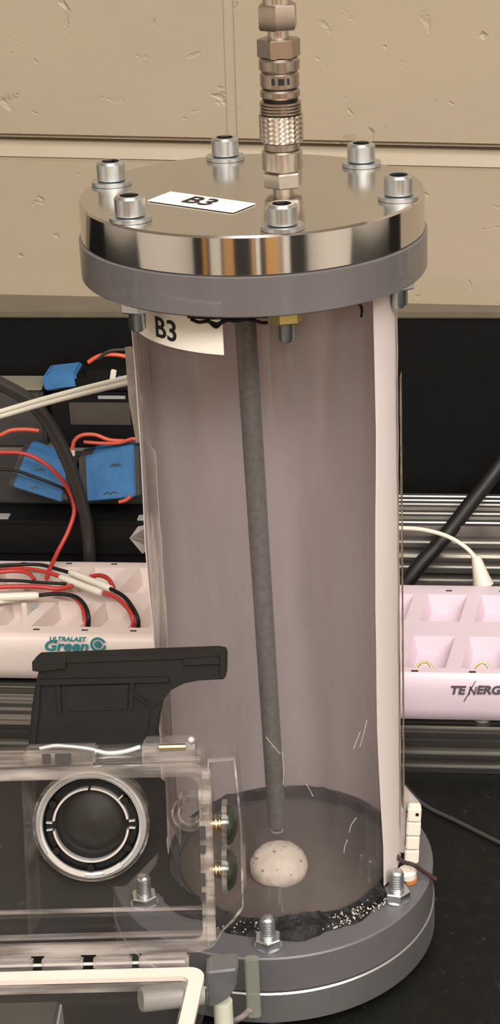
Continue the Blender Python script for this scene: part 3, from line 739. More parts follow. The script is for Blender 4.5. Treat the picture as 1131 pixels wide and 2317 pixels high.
for u in (1090, 1400): obj('rubber_foot', add_lathe(BM(), [(.0045, ZR+.0001), (.0052, ZR+.002)], 20, (ab(u, 1660, d0R+.006).x, d0R+.009, 0)), M['greyplastic'], chR)
pc = ab(1076, 1560, d0R); 
me = text_mesh('brand_print', 'TE', .0072, M['ink_grey'], shear=.22, bold=.00025, width=1.0)
def flat_text(body, u, v, size, par, mt, d, width=1., shear=.2, bold=.0002):
    p = ab(u, v, d); me = text_mesh('brand_print', body, size, mt, shear, bold, width)
    return put_mesh('brand_print', me, par, frame((p.x, d-.0002, p.z), (1, 0, 0), (0, .06, 1)))
bpy.data.meshes.remove(me)
yT = 1562
flat_text('TE', 1034, yT, .0058, chR, M['ink_grey'], d0R, 1.08)
flat_text('ERGY', 1114, yT, .0058, chR, M['ink_grey'], d0R, 1.08)
# the N with its long slash
bm = BM(); p0 = ab(1068, 1572, d0R); k = .00085
def stroke(a, b, w):
    A, B = ab(*a, d0R), ab(*b, d0R); n = (B-A).normalized().cross(Vector((0, 1, 0)))*w
    P = [A+n, B+n*.6, B-n*.6, A-n]; lo = [bm.verts.new((p.x, d0R-.0001, p.z)) for p in P]; hi = [bm.verts.new((p.x, d0R-.0005, p.z)) for p in P]
    bm.faces.new(lo); bm.faces.new(hi)
    for i in range(4): bm.faces.new((lo[i], lo[(i+1) % 4], hi[(i+1) % 4], hi[i]))
stroke((1061, 1571), (1065, 1553), .00035); stroke((1064, 1553), (1074, 1571), .0003); stroke((1050, 1586), (1076, 1540), .0002); stroke((1073, 1571), (1078, 1553), .00035)
obj('brand_print', bm, M['ink_grey'], chR, 0)
# left charger, cream
d0L = .1640; z1L = .0492
e = [fx(u, 1418, z1L).x for u in (60, 135, 180, 245, 290, 345)]
ra = (fx(200, 1420, z1L).y, fx(200, 1362, z1L+.001).y); rb = (fx(200, 1342, z1L+.001).y, fx(200, 1285, z1L+.002).y)
pitL = (e[4]-e[2]); wL = pitL*.70; shL = .3
pL = []; shift = -shL*(ra[0]-d0L)
for k in range(-5, 3): a = e[2]+pitL*k; pL.append((round(a+shift, 6), round(a+wL+shift, 6)))
rowsL = [tuple(round(x, 6) for x in ra), tuple(round(x, 6) for x in rb)]
d1L = fx(200, 1266, z1L+.003).y+.001
chL, ztL = charger('battery_charger', 'cream white battery charger with wires in its bays at left of the cylinder', pL[0][0]-.012, pL[-1][1]+.01, d0L, d1L, ZR+.0018, z1L, pL, rowsL, shL, M['charger_warm'], False)
for x in (-.13, -.24): obj('rubber_foot', add_lathe(BM(), [(.0045, ZR+.0001), (.0052, ZR+.002)], 20, (x, d0L+.009, 0)), M['greyplastic'], chL)
flat_text('ULTRALAST', 152, 1446, .0030, chL, M['ink_teal'], d0L, 1.15, .25, .0001)
flat_text('Green', 148, 1462, .0075, chL, M['ink_teal'], d0L, 1.15, .25, .0002)
p = ab(222, 1458, d0L)
bm = BM(); add_ringsolid(bm, .0029, .0039, -.0005, 0, 40, (p.x, d0L, p.z), 'Y', .35, 2*PI-.15); add_ringsolid(bm, .0013, .0019, -.0005, 0, 28, (p.x, d0L, p.z), 'Y'); add_box(bm, (p.x+.0002, d0L-.0003, p.z), (.0024, .0005, .0006)); add_box(bm, (p.x+.0002, d0L-.0003, p.z), (.0006, .0005, .0024))
obj('logo_print', bm, M['ink_teal'], chL, 0)
# ================================================================ boxes and taped battery packs at left
def bbox_thing(name, label, cat, lo, hi, m, bev=.0015, rz=0.):
    c = ((lo[0]+hi[0])/2, (lo[1]+hi[1])/2, lo[2]); P = BROT @ Vector(c)
    t = thing(name, label, cat, P, BETA+rz)
    s = [hi[i]-lo[i] for i in range(3)]
    bm = BM(); add_box(bm, (0, 0, s[2]/2), s, bev); obj('case', bm, m, t, 40); return t, s
zb1 = .0665
t, s = bbox_thing('black_case', 'large black plastic case behind the cream charger under blue taped packs', 'case', (-.36, .266, .0224), (-.062, .314, zb1), M['black'], .002)
bm = BM(); add_box(bm, (0, -s[1]/2-.0008, s[2]*.62), (s[0]*.9, .0016, .003), .0005); obj('rib', bm, M['black'], t, 30)
bm = BM(); add_box(bm, (.06, -s[1]/2-.001, s[2]*.35), (.05, .002, .004), .0005, Matrix.Rotation(.15, 3, 'Y')); obj('latch', bm, M['greybox'], t, 30)
bm = BM(); add_box(bm, (.03, -s[1]/2+.006, s[2]+.0006), (.012, .006, .0012), .0003); add_box(bm, (.115, -s[1]/2+.006, s[2]+.0006), (.016, .006, .0012), .0003); obj('clip', bm, M['greyplastic'], t, 30)
# long dark-grey box behind the packs
zg = ab(100, 1022, .29).z
t, s = bbox_thing('grey_battery_box', 'long dark grey battery box with pale top edge behind the blue packs', 'battery box', (-.30, .290, zb1+.0003), (-.078, .314, zg), M['greybox'], .0012)
bm = BM(); add_box(bm, (0, 0, s[2]+.0006), (s[0]*.99, s[1]*.96, .0012), .0003); obj('top_plate', bm, M['beigebox'], t, 30)
zg += .0014
# box with grey label
pa, pb = ab(155, 968, .292), ab(298, 890, .292)
t, s = bbox_thing('black_adapter_box', 'black box with a dirty grey label standing on the grey battery box', 'box', (ab(118, 968, .292).x, .292, zg), (pb.x+.006, .313, pb.z), M['black'])
bm = BM(); add_box(bm, ((pa.x+pb.x)/2-((ab(118, 968, .292).x+pb.x+.006)/2), -s[1]/2-.0003, (pa.z+ab(155, 902, .292).z)/2-zg), (pb.x-pa.x-.003, .0006, .0128), .0001); obj('label_plate', bm, M['greylabel'], t, 0)
bm = BM(); add_box(bm, (s[0]/2-.017, -s[1]/2-.0005, s[2]-.0022), (.015, .001, .0018), .0002); obj('label_strip', bm, M['greyplastic'], t, 0)
zt3 = pb.z+.0003
# beige box end at far left
pl_, pr_ = ab(-60, 900, .292), ab(94, 884, .292)
t, s = bbox_thing('beige_topped_box', 'dark box with beige top at the far left behind the white cord', 'box', (-.26, .292, zg), (pr_.x, .313, pr_.z), M['greybox'])
bm = BM(); add_box(bm, (0, 0, s[2]+.0006), (s[0], s[1], .0012), .0003); obj('top_plate', bm, M['beigebox'], t, 30)
# upper pack: black with blue tape
pa, pb = ab(160, 892, .292), ab(300, 822, .292)
t, s = bbox_thing('upper_battery_pack', 'black battery pack with dark blue tape ends, topmost of the stack', 'battery pack', (ab(100, 890, .292).x, .293, zt3), (pb.x+.004, .312, ab(100, 852, .292).z), M['black'])
bm = BM(); add_box(bm, (.0105, -.0002, s[2]/2+.0025), (s[0]*.52, s[1]*1.02, s[2]+.004), .001); obj('cover', bm, M['black'], t, 30)
bm = BM(); add_box(bm, (-s[0]/2+.009, -.0005, s[2]/2+.0012), (.0185, s[1]*1.05, s[2]*.92), .001, Matrix.Rotation(-.12, 3, 'Y')); obj('blue_tape', bm, M['bluetape'], t, 30)
bm = BM(); add_box(bm, (s[0]/2-.008, -.0012, s[2]*.75), (.011, s[1], s[2]*.8), .001); obj('blue_tape', bm, M['bluetape'], t, 30)
bm = BM(); add_box(bm, (s[0]/2-.015, -s[1]/2-.001, s[2]+.001), (.003, .002, .006), .0004, Matrix.Rotation(.2, 3, 'Y')); obj('connector', bm, M['white'], t, 30)
def bw(u, v, d): return BROT @ ab(u, v, d)
def wire(name, label, pts, r, m, cat='wire', group=None, seg=8, n=8, flat=1.):
    bm = BM(); add_tube(bm, [bw(*p) for p in pts], r, seg, n, flat); return tag(obj(name, bm, m, None, 50), label, cat, group)
# blue packs in front
def pack(label, c4f, dfront, depth, tape):
    """c4f: pixels of the front face, bottom-left, bottom-right, top-right, top-left"""
    P = [ab(u, v, dfront+(.0 if k < 2 else .005)) for k, (u, v) in enumerate(c4f)]
    base = min(p.z for p in P); cz = sum(P, Vector())/4
    t = thing('blue_battery_pack', label, 'battery pack', BROT @ Vector((cz.x, cz.y, zb1)), BETA)
    o = Vector((cz.x, cz.y, zb1))
    def shell(P, d, grow):
        c = sum(P, Vector())/4; F = [c+(p-c)*grow-Vector((0, .0002 if grow > 1 else 0, 0))-o for p in P]
        F = [Vector((f.x, f.y, max(f.z, .0002))) for f in F]
        B = [f+Vector((0, d, 0)) for f in F]; bm = BM(); a = [bm.verts.new(p) for p in F]; b = [bm.verts.new(p) for p in B]
        bm.faces.new(a); bm.faces.new(b)
        for i in range(4): bm.faces.new((a[i], a[(i+1) % 4], b[(i+1) % 4], b[i]))
        bmesh.ops.bevel(bm, geom=bm.edges[:], offset=.0008, segments=2, affect='EDGES'); return bm
    obj('pack_body', shell([p+Vector(((-.004 if k in (0, 3) else .004), .0008, 0)) for k, p in enumerate(P)], depth-.0016, .96), M['greybox'], t, 40)
    obj('tape_wrap', shell(P, depth, 1.0), M['bluetape'], t, 40)
    return t, P, o
tR, PR, oR = pack('upright battery pack wrapped in blue tape, right of the grey cable', ((195, 1136), (306, 1126), (303, 1008), (190, 1034)), .272, .014, True)
tL, PL, oL = pack('slanting battery pack wrapped in blue tape, left of the grey cable', ((28, 1102), (140, 1138), (158, 1050), (62, 1016)), .270, .014, True)
# a smudge on the tape
def smudge(u, v, w, par, o, d):
    p = ab(u, v, d)-o; bm = BM()
    add_tube(bm, [(p.x-w, p.y, p.z-.0006), (p.x-w*.3, p.y, p.z+.0007), (p.x, p.y, p.z-.0004), (p.x+w*.35, p.y, p.z+.0009), (p.x+w, p.y, p.z+.0001)], .0003, 6, 3); q = obj('pen_mark', bm, M['ink_grey'], par, 30); return q
smudge(262, 1052, .003, tR, oR, .2744); smudge(250, 1116, .004, tR, oR, .2724)
smudge(88, 1064, .003, tL, oL, .273); smudge(75, 1105, .003, tL, oL, .2708)
# cables at left
wire('grey_cable', 'thick dark grey cable curving down behind the cream charger', [(-80, 830, .235), (0, 868, .24), (70, 910, .245), (120, 975, .25), (160, 1060, .253), (188, 1150, .257), (200, 1220, .259), (204, 1300, .259)], .0036, M['cable_grey'], 'cable', None, 14, 8)
bm = BM()
for dz in (-.0012, .0012):
    add_tube(bm, [bw(u, v, d)+Vector((0, 0, dz)) for u, v, d in ((-120, 972, .235), (0, 937, .23), (100, 908, .22), (200, 882, .20), (300, 858, .16), (340, 850, .13))], .0014, 10, 6)
tag(obj('twin_lead', bm, M['whitecord'], None, 50), 'white twin cord running up to the left side of the cylinder', 'cord')
wire('red_wire', 'long red wire arching over the left blue pack to the cream charger', [(-60, 1035, .255), (0, 1024, .257), (60, 1028, .258), (110, 1055, .258), (150, 1100, .258), (168, 1150, .256), (155, 1200, .25), (130, 1250, .24), (112, 1290, .225), (106, 1310, .215)], .0012, M['red'])
wire('black_wire', 'thin black wire lying across the left blue pack', [(-40, 1062, .262), (30, 1064, .263), (75, 1078, .264), (120, 1095, .264), (150, 1112, .265), (165, 1150, .264)], .0009, M['black_soft'])
wire('orange_wire', 'orange wire at the left edge above the slanting blue pack', [(-40, 1000, .28), (0, 985, .28), (25, 974, .281), (60, 972, .282), (88, 975, .283)], .0012, M['orange'])
wire('orange_wire', 'orange wire looping from white tip above the upright blue pack', [(163, 1022, .278), (168, 998, .279), (185, 985, .28), (215, 984, .281), (250, 996, .281), (300, 998, .281)], .0011, M['orange'])
wire('orange_wire', 'second orange wire lying flat above the upright blue pack', [(190, 1000, .282), (230, 1003, .281), (270, 1002, .28), (300, 993, .279), (318, 1000, .279)], .0010, M['orange'])
bm = BM(); add_tube(bm, [bw(163, 1030, .278), bw(163, 1018, .278)], .0017, 8, 0); tag(obj('wire_ferrule', bm, M['white']), 'white ferrule on the end of the orange loop', 'ferrule')
wire('orange_wire', 'dark orange wire over the topmost battery pack', [(200, 820, .289), (215, 810, .289), (235, 803, .289), (265, 803, .289), (300, 810, .289), (320, 815, .289)], .0012, M['orange'])
wire('black_wire', 'black wire over the topmost battery pack', [(222, 812, .288), (240, 798, .288), (262, 792, .288), (300, 792, .288), (320, 796, .288)], .0009, M['cable_grey'])
wire('orange_wire', 'short orange wire end below the upright blue pack', [(270, 1136, .271), (284, 1132, .2705), (295, 1124, .2705)], .0011, M['orange'])
# wires on the cream charger
def cw(u, v, z): return atz(u, v, z)
def cwire(name, label, pts, r, m, cat='wire', group=None, n=8):
    bm = BM(); add_tube(bm, [cw(*p) for p in pts], r, 8, n); return tag(obj(name, bm, m, None, 50), label, cat, group)
zc0 = z1L+.004
cwire('black_wire', 'black wire along the back of the cream charger into a white splice', [(-40, 1282, zc0+.004), (30, 1278, zc0+.004), (90, 1278, zc0+.004), (130, 1288, zc0+.004), (165, 1298, zc0+.004)], .0010, M['black_soft'])
cwire('red_wire', 'red wire entering the upper white splice', [(-40, 1288, zc0+.002), (20, 1285, zc0+.002), (70, 1288, zc0+.003), (110, 1296, zc0+.004), (140, 1306, zc0+.004)], .0011, M['red'])
cwire('red_wire', 'lower red wire running left across the cream charger', [(-40, 1330, zc0+.002), (40, 1327, zc0+.002), (90, 1328, zc0+.002), (130, 1332, zc0+.001), (165, 1326, zc0+.003)], .0013, M['red'])
cwire('black_wire', 'black wire between the two red wires on the cream charger', [(-40, 1313, zc0+.003), (40, 1314, zc0+.003), (90, 1318, zc0+.003), (150, 1321, zc0+.003)], .0009, M['black_soft'])
cwire('red_wire', 'red wire hook dropping at the left of the cream charger', [(-10, 1296, zc0+.005), (30, 1292, zc0+.005), (62, 1296, zc0+.005), (78, 1312, zc0+.004)], .0011, M['red'])
def splice(label, a, b, z, r=.0019):
    A, B = cw(*a, z), cw(*b, z-.0005); bm = BM(); d = B-A
    add_tube(bm, [A, A+d*.06, A+d*.3, A+d*.34, A+d*.62, A+d*.66, A+d*.94, B], lambda t: r*(.72 if t < .01 or t > .99 else 1), 12, 0)
    return tag(obj('wire_splice', bm, M['white'], None, 50), label, 'connector', 'white splices on the cream charger')
splice('upper white splice joining wires over the cream charger', (158, 1295), (254, 1334), zc0+.004)
splice('middle white splice just below the upper one on the cream charger', (136, 1306), (230, 1342), zc0+.004)
splice('left white splice lying level on the cream charger at the picture edge', (-30, 1352), (88, 1348), zc0+.003, .0022)
splice('white splice tilting at the far left below the red wires', (-20, 1363), (60, 1350), zc0+.001, .0018)
cwire('black_wire', 'black wire bending from the left splice down into a bay', [(88, 1347, zc0+.002), (130, 1344, zc0+.003), (170, 1350, zc0+.003), (192, 1370, zc0+.002), (200, 1395, zc0-.001), (200, 1417, zc0-.006)], .0011, M['black_soft'])
cwire('red_wire', 'dark red wire beside the black one bending into the middle bay', [(120, 1340, zc0+.001), (160, 1348, zc0+.001), (183, 1368, zc0+.001), (191, 1395, zc0-.002), (190, 1420, zc0-.006)], .0011, M['red'])
cwire('red_wire', 'red wire from the splices curving down into the right bay', [(230, 1340, zc0+.003), (262, 1352, zc0+.003), (288, 1375, zc0+.002), (300, 1398, zc0), (303, 1422, zc0-.006)], .0012, M['red'])
cwire('black_wire', 'black wire from the splices curving down into the right bay', [(250, 1332, zc0+.004), (280, 1350, zc0+.004), (300, 1375, zc0+.003), (312, 1400, zc0), (313, 1422, zc0-.006)], .0011, M['black_soft'])
cwire('red_wire', 'small dark red loop behind the upper splice', [(205, 1305, zc0+.001), (225, 1302, zc0+.003), (245, 1310, zc0+.004), (257, 1330, zc0+.003)], .0012, M['red'])
for lab, u in (('pale upright contact clip in the left bay of the cream charger', 58), ('grey upright contact clip in the left bay of the cream charger', 80)):
    p = cw(u, 1400, z1L-.005); bm = BM(); add_box(bm, (0, 0, .0062), (.0028, .0012, .0125), .0004); q = obj('contact_clip', bm, M['white'] if u < 70 else M['greyplastic'], None, 30, (p.x, p.y, z1L-.0085)); tag(q, lab, 'clip')
# ================================================================ cables at right
wire('black_cable', 'thick black cable slanting down behind the pinkish charger', [(1210, 930, .30), (1131, 1052, .288), (1060, 1145, .272), (1000, 1222, .258), (950, 1278, .25), (915, 1325, .245), (880, 1370, .243)], .0041, M['black_soft'], 'cable', None, 14, 8)
wire('white_cable', 'thin white cable arching into the back of the pinkish charger', [(870, 1196, .25), (910, 1195, .25), (960, 1199, .247), (1010, 1213, .243), (1050, 1236, .238), (1074, 1262, .234), (1088, 1300, .231)], lambda t: .0012 if t < .8 else .0016, M['whitecord'], 'cable')
bm = BM(); pA, pB = bw(1076, 1258, .2345), bw(1093, 1325, .2315); add_tube(bm, [pA, pA+(pB-pA)*.25, pA+(pB-pA)*.55, pA+(pB-pA)*.8, pB], lambda t: .0022+.0034*t, 16, 5)
tag(obj('cable_boot', bm, M['white'], None, 50), 'flared white strain relief boot behind the pinkish charger', 'boot')
# ================================================================ clear camera housing, lower left
TAU = math.radians(17)
hy = Vector((0, math.cos(TAU), -math.sin(TAU))); hz = Vector((0, math.sin(TAU), math.cos(TAU))); hx = Vector((1, 0, 0))
HO = aty(250, 1945, -.108)
HM = Matrix(((1, 0, 0, HO.x), (0, hy.y, hz.y, HO.y), (0, hy.z, hz.z, HO.z), (0, 0, 0, 1)))
HI = HM.inverted()
def H(u, v, dep):
    p = HI @ on_plane(u, v, HO+hy*dep, hy); return p.x, p.z
ho = thing('camera_housing', 'clear plastic camera housing held open, with round lens port and white gasket', 'housing', HO)
ho.rotation_euler = (-TAU, 0, 0)
DEP = .033
x0, zb = H(-330, 2142, 0); x1, ztp = H(468, 1742, 0)
zb = H(275, 2145, 0)[1]; ztp = H(275, 1738, 0)[1]
th = .002
bm = BM(); add_prism(bm, rrect(x0, zb, x1, ztp, .006), 0, DEP, rrect(x0+th, zb+th, x1-th, ztp-th, .004))
obj('case_shell', bm, M['case'], ho, 40)
bm = BM(); add_prism(bm, rrect(x0, zb, x1, ztp, .006), DEP+.0001, DEP+.0021); obj('front_wall', bm, M['case'], ho, 40)
bm = BM(); add_prism(bm, rrect(x0-.0012, zb-.0012, x1+.0012, ztp+.0012, .0065), -.0026, -.0002, rrect(x0+.0028, zb+.0026, x1-.0030, ztp-.0028, .004)); obj('rim', bm, M['case_milky'], ho, 40)
# edge of the front wall, thick and milky
bm = BM(); add_prism(bm, rrect(x0+.0022, zb+.0022, x1-.0022, ztp-.0022, .004), DEP-.0018, DEP-.0002, rrect(x0+.0034, zb+.0034, x1-.0034, ztp-.0034, .003)); obj('inner_edge', bm, M['case_milky'], ho, 40)
# inside partition
xp = H(66, 1950, .01)[0]
bm = BM(); add_box(bm, (xp, .016, (zb+ztp)/2), (.0012, .022, ztp-zb-.006), .0002); obj('partition', bm, M['case'], ho, 30)
# lens port
YP = DEP-.006
lc = H(205, 1868, YP); lc = Vector((lc[0], YP, lc[1])); PXH = (H(305, 1868, YP)[0]-H(205, 1868, YP)[0])/100
port = obj('lens_port', add_lathe(BM(), [(109*PXH, .0012), (110*PXH, 0), (115*PXH, -.0006), (118*PXH, .0006), (121*PXH, -.0003), (125*PXH, .0003), (127*PXH, .0016), (127*PXH, .011), (88*PXH, .011)], 72, lc, 'Y', cap=False), M['silver'], ho, 30); port['label'] = 'silver ring around the round lens port'
obj('port_seat', add_lathe(BM(), [(82*PXH, .003), (104*PXH, .003), (110*PXH, .0012)], 72, lc, 'Y', cap=False), M['black'], port, 30)
for k, (a, b) in enumerate(((8, 88), (92, 172), (188, 352))):
    bm = BM(); add_ringsolid(bm, 82*PXH, 87*PXH, .0002, .003, 40, lc, 'Y', rad(a), rad(b)); obj('bayonet_rim', bm, M['silver'], port, 30)
for a in (5, 175, -5, -175, 42):
    bm = BM(); v = Vector((math.cos(rad(a)), 0, math.sin(rad(a)))); add_box(bm, lc+v*94*PXH+Vector((0, .0008, 0)), (.0022, .002, .0005), .0001, Matrix.Rotation(-rad(a), 3, 'Y')); obj('bayonet_tab', bm, M['silver'], port, 0)
for a in (35, 148, 215, 268, 327):
    q = lc+Vector((math.cos(rad(a)), 0, math.sin(rad(a))))*98*PXH
    obj('screw', add_lathe(BM(), [(0, -.0008), (8*PXH, -.0008), (8.5*PXH, .0002), (8.5*PXH, .002)], 14, q, 'Y', cap=False), M['black'], port, 30)
bm = BM(); add_ringsolid(bm, 106*PXH, 118*PXH, -.0014, -.0002, 40, lc, 'Y', rad(212), rad(262)); add_ringsolid(bm, 106*PXH, 117*PXH, -.0014, -.0002, 20, lc, 'Y', rad(284), rad(306)); obj('ring_facet', bm, M['silver'], port, 30)
obj('lens_glass', add_lathe(BM(), [(0, .0062), (60*PXH, .007), (83*PXH, .009)], 56, lc, 'Y', cap=False), M['glass_dark'], port, 40)
bm = BM(); add_ringsolid(bm, 128*PXH, 133*PXH, .001, .010, 72, lc, 'Y'); obj('port_flange', bm, M['case_milky'], port, 30)
# black hood behind
o8 = []
for k in range(8):
    a = PI/8+PI/4*k; o8.append((lc.x+.012*0+170*PXH*math.cos(a)+.0004, lc.z-.0008+168*PXH*math.sin(a)))
bm = BM(); add_prism(bm, o8, DEP+.0024, DEP+.016); obj('lens_hood', bm, M['hood'], ho, 30)
# clear boss at the right of the port
bc = H(432, 1832, DEP-.004)
bm = BM(); c_ = (bc[0], DEP-.009, bc[1])
add_ringsolid(bm, .0058, .0066, 0, .008, 40, c_, 'Y'); add_ringsolid(bm, .0036, .0043, 0, .008, 40, c_, 'Y'); obj('clear_boss', bm, M['case_milky'], ho, 40)
# right side block
YS = .006
ol = [H(u, v, YS) for u, v in ((470, 1716), (532, 1712), (541, 1800), (548, 1870), (552, 2052), (530, 2082), (505, 2105), (484, 2138), (470, 2148))]
bm = BM(); add_prism(bm, ol, YS, YS+.020); obj('button_block', bm, M['case'], ho, 30)
il = [(x*.0+ (x-(ol[0][0]+.004))*.90+(ol[0][0]+.004), (z-.5*(zb+ztp))*.965+.5*(zb+ztp)) for x, z in ol]
bm = BM(); add_prism(bm, ol, YS-.001, YS-.0001, il); obj('block_edge', bm, M['case_milky'], ho, 30)
bm = BM()
xa = H(468, 1900, 0)[0]; add_box(bm, (xa+.0004, -.0016, (H(0, 1745, 0)[1]+H(0, 2140, 0)[1])/2), (.0036, .0032, ztp-zb-.002), .0006); obj('side_bar', bm, M['case_milky'], ho, 30)
for v in (1864, 1968):
    q = H(512, v, .012); c_ = (q[0], .012, q[1])
    b = obj('push_button', add_lathe(BM(), [(.0072, 0), (.0073, .0008), (.0066, .0022), (.0045, .0034), (.0022, .0040), (0, .0042)], 36, c_, 'X'), M['dome'], ho, 40); b['label'] = 'dark domed push button at the side'
    bm = BM()
    add_lathe(bm, [(.0021, -.0055), (.0021, 0)], 16, c_, 'X')
    obj('button_stem', bm, M['gold'], b, 30)
    pts = [(c_[0]-.0052+.005*i/40, c_[1]+.0030*math.cos(i*PI/5), c_[2]+.0030*math.sin(i*PI/5)) for i in range(41)]
    bm = BM(); add_tube(bm, pts, .00042, 6, 0); obj('spring', bm, M['gold'], b, 40)
    bm = BM(); add_ringsolid(bm, .0040, .0085, -.0012, .0006, 36, c_, 'X'); obj('button_guard', bm, M['case_milky'], b, 40)
    bm = BM(); add_box(bm, (c_[0]-.0072, -.0036, c_[2]+.0016), (.0020, .0012, .0044), .0002); add_box(bm, (c_[0]-.0072, -.0036, c_[2]-.0042), (.0018, .0012, .0026), .0002); obj('gap', bm, M['added_darkcab_and_slot'], b, 0)
# top lugs and wire latch
def lug(u0, v0, u1, v1, y0, y1, win):
    xa, za = H(u0, v1, y0); xb, zz = H(u1, v0, y0)
    bm = BM(); add_box(bm, ((xa+xb)/2, (y0+y1)/2, (za+zz)/2), (xb-xa, y1-y0, zz-za), .0008); l = obj('top_lug', bm, M['case_milky'], ho, 30)
    for a, b in win:
        p, q = H(a, v0, y0)[0], H(b, v0, y0)[0]; bm = BM(); add_box(bm, ((p+q)/2, y0-.0001, (za+zz)/2), (q-p, .0006, (zz-za)*.6), .0001); obj('lug_slot', bm, M['added_darkcab_and_slot'], l, 0)
    return l
lug(52, 1696, 214, 1736, .001, .012, ((95, 114), (124, 160)))
l2 = lug(322, 1680, 440, 1738, .006, .018, ())
bm = BM(); qa = H(400, 1690, .0055); add_lathe(bm, [(.0012, -.0045), (.0012, .0045)], 14, (qa[0]-.0015, .0055, qa[1]), 'X'); obj('lug_pin', bm, M['gold'], l2, 30)
bm = BM(); qb = H(432, 1676, .0055); bmesh.ops.create_icosphere(bm, subdivisions=2, radius=.0013, matrix=Matrix.Translation((qb[0], .0065, qb[1]))); obj('pin_head', bm, M['silver'], l2, 50)
bm = BM(); add_tube(bm, [(H(u, v, .010)[0], .010, H(u, v, .010)[1]) for u, v in ((90, 1694), (130, 1688), (200, 1694), (240, 1704), (280, 1701), (318, 1690))], .0008, 8, 6); obj('latch_wire', bm, M['silver'], ho, 40)
bm = BM(); add_box(bm, ((x0+x1)/2, .012, ztp+.0012), (x1-x0-.004, .016, .0022), .0006); obj('top_rail', bm, M['case_milky'], ho, 30)
# bottom ledges
for y, dz, hgt in ((.004, .0012, .0012), (.016, .0010, .0010)):
    bm = BM(); add_box(bm, ((x0+x1)/2, y, zb-dz), (x1-x0-.006, .004, hgt), .0003); obj('bottom_rib', bm, M['case_milky'], ho, 30)
# black mount plate standing behind the housing
YM = DEP+.003
om = [H(u, v, YM) for u, v in ((74, 1496), (84, 1488), (300, 1480), (490, 1473), (508, 1476), (512, 1486), (511, 1530), (505, 1537), (450, 1540), (415, 1547), (388, 1561), (368, 1586), (358, 1630), (354, 1668), (346, 1685), (352, 1760), (60, 1760), (64, 1690), (72, 1600), (80, 1548), (88, 1518), (75, 1516))]
bm = BM(); add_prism(bm, om, YM, YM+.010); mp = obj('mount_plate', bm, M['black'], ho, 30); mp['label'] = 'black plastic mount plate rising behind the housing'
def ridge(name, pts, y0, y1):
    bm = BM(); add_prism(bm, [H(u, v, YM) for u, v in pts], y0, y1); return obj(name, bm, M['black'], mp, 30)
ridge('top_lip', ((74, 1496), (84, 1488), (150, 1485), (150, 1510), (88, 1518), (75, 1516)), YM-.0018, YM)
ridge('top_lip', ((150, 1486), (420, 1477), (420, 1489), (150, 1499)), YM-.0010, YM)
ridge('end_lip', ((414, 1490), (495, 1484), (498, 1500), (418, 1504)), YM-.0016, YM)
ridge('end_lip', ((498, 1476), (509, 1476), (511, 1530), (498, 1535)), YM-.0012, YM)
ridge('cross_rib', ((86, 1536), (380, 1530), (384, 1541), (86, 1549)), YM-.0016, YM)
ridge('panel_rib', ((128, 1549), (137, 1549), (140, 1612), (132, 1612)), YM-.0014, YM)
ridge('panel_rib', ((296, 1543), (304, 1543), (300, 1606), (292, 1606)), YM-.0014, YM)
ridge('panel_rib', ((150, 1552), (290, 1548), (288, 1604), (154, 1608)), YM-.0007, YM)
ridge('edge_rib', ((345, 1600), (366, 1588), (356, 1632), (352, 1668), (338, 1690), (336, 1660)), YM-.0016, YM)
ridge('edge_rib', ((304, 1565), (338, 1590), (336, 1597), (302, 1573)), YM-.0012, YM)
ridge('edge_rib', ((86, 1550), (92, 1550), (90, 1600), (80, 1690), (70, 1690), (78, 1600)), YM-.0014, YM)
# hinge and door
zd = HM @ Vector((0, -.002, zb-.004)); ZD = zd.z-.001
dT, dB = atz(250, 2199, ZD), atz(250, 2420, ZD)
def DW(u, v, z): return HI @ atz(u, v, z)
hb = DW(250, 2180, ZD+.002)
bm = BM(); add_lathe(bm, [(.0006, x0+.002), (.0006, DW(418, 2180, ZD+.002).x)], 12, (0, hb.y, hb.z), 'X'); hinge = obj('hinge_pin', bm, M['silver'], ho, 30)
for ua, ub in ((-150, -30), (-8, 78), (98, 190), (214, 300), (316, 428)):
    a, b = DW(ua, 2172, ZD+.002).x, DW(ub, 2172, ZD+.002).x
    bm = BM(); add_box(bm, ((a+b)/2, hb.y, hb.z+.0004), (b-a, .0045, .0048), .0008); obj('hinge_knuckle', bm, M['case_milky'], hinge, 30)
def door_poly(off, z): return None
c_bl, c_br = atz(-330, 2450, ZD), atz(395, 2450, ZD)
xl = atz(-330, 2200, ZD).x; xr = atz(466, 2212, ZD).x; yt = atz(250, 2200, ZD).y; yb = yt-.052
def zprism(bm, outline, z0, z1, hole=None):
    add_prism(bm, outline, z0, z1, hole)
    for v in bm.verts: v.co = HI @ Vector((v.co.x+(.09*(v.co.z-yt) if v.co.x > (xl+xr)/2 else 0), v.co.z, v.co.y))
    return bm
gw = .0050
bm = zprism(BM(), rrect(xl, yb, xr, yt, .006), ZD-.0004, ZD+.0014, rrect(xl+gw, yb+gw, xr-gw, yt-gw, .003)); obj('gasket', bm, M['gasket'], ho, 30)['label'] = 'white rubber gasket on the open door'
bm = zprism(BM(), rrect(xl-.0016, yb-.0016, xr+.0016, yt+.0016, .007), ZD-.0036, ZD-.0005); door = obj('door_panel', bm, M['case'], ho, 30)
bm = zprism(BM(), rrect(xl+gw, yb+gw, xr-gw, yt-gw, .003), ZD-.0034, ZD-.0006, rrect(xl+gw+.0012, yb+gw+.0012, xr-gw-.0012, yt-gw-.0012, .002)); obj('door_edge', bm, M['case_milky'], door, 30)
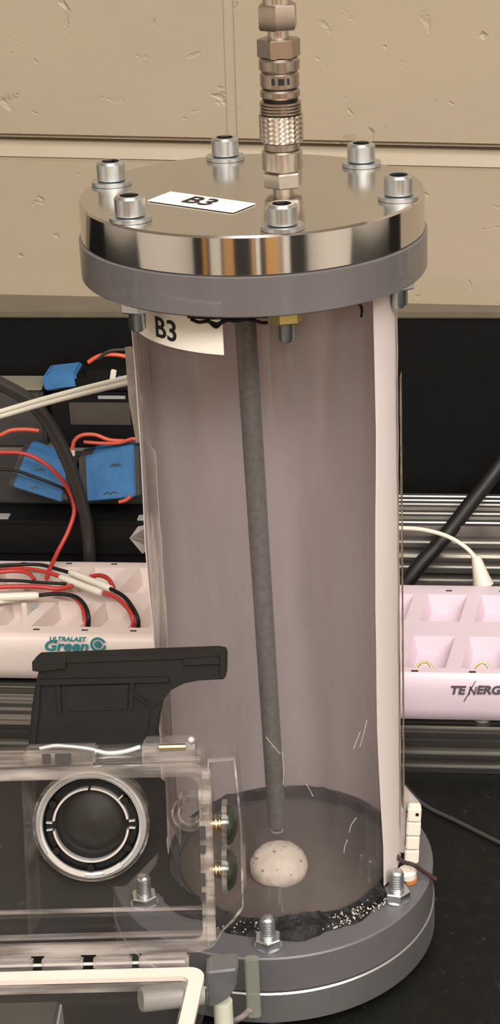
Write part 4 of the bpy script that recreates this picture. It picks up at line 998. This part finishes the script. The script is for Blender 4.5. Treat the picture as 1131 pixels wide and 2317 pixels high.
# stand holding the housing: clamp, arm, post
p0 = aty(512, 2215, -.088)
bm = BM()
prof = [aty(u, v, -.088) for u, v in ((466, 2200), (538, 2192), (534, 2235), (520, 2258), (488, 2278), (468, 2280))]
a = [bm.verts.new(HI @ p) for p in prof]; b = [bm.verts.new(HI @ (p+Vector((0, .010, 0)))) for p in prof]
bm.faces.new(a); bm.faces.new(b)
for i in range(6): bm.faces.new((a[i], a[(i+1) % 6], b[(i+1) % 6], b[i]))
bmesh.ops.bevel(bm, geom=bm.edges[:], offset=.0008, segments=2, affect='EDGES')
cl = obj('stand_clamp', bm, M['clamp'], ho, 40); cl['label'] = 'grey metal clamp under the housing'
bm = BM(); pp = aty(505, 2285, -.084); pz = HI @ pp
add_tube(bm, [HI @ Vector((pp.x, pp.y, .0006)), HI @ Vector((pp.x, pp.y, pp.z+.004))], .0036, 20, 0); obj('stand_post', bm, M['paleplastic'], ho, 40)['label'] = 'pale plastic stand post'
q0, q1 = aty(318, 2262, -.098), aty(455, 2246, -.090)
bm = BM(); add_tube(bm, [HI @ (q0), HI @ (q0+(q1-q0)*.04), HI @ q1], lambda t: .0040 if t < .01 else .0046, 20, 0); obj('stand_arm', bm, M['greyplastic'], ho, 40)['label'] = 'light grey plastic arm under the door'
bm = BM()
w0 = aty(572, 2165, -.0745); w1 = aty(572, 2300, -.0745)
add_box(bm, HI @ ((w0+w1)/2), (.0052, .003, (w0-w1).length), .0006, Matrix.Rotation(TAU, 3, 'X')); obj('spacer', bm, M['spacer'], ho, 30)['label'] = 'pale greenish translucent spacer strip'
bm = BM(); add_tube(bm, [HI @ aty(u, v, -.078) for u, v in ((565, 2284), (548, 2300), (522, 2314), (490, 2324))], .0012, 10, 6); obj('spacer_hook', bm, M['case_milky'], ho, 40)
# dark grey block on the bench beneath
g0, g1 = atz(-60, 2330, .03), atz(136, 2262, .03)
t = thing('grey_block', 'dark grey block on the bench beneath the open housing door', 'block', ((g0.x+g1.x)/2-.01, g1.y-.03, 0))
bm = BM(); add_box(bm, (0, 0, .015), (g1.x-g0.x+.02, .06, .0296), .001); obj('block_body', bm, M['greybox'], t, 30)
bm = BM(); add_box(bm, ((g1.x-g0.x+.02)/2+.0003, 0, .015), (.0010, .058, .028), .0003); obj('side_strip', bm, M['greyplastic'], t, 0)
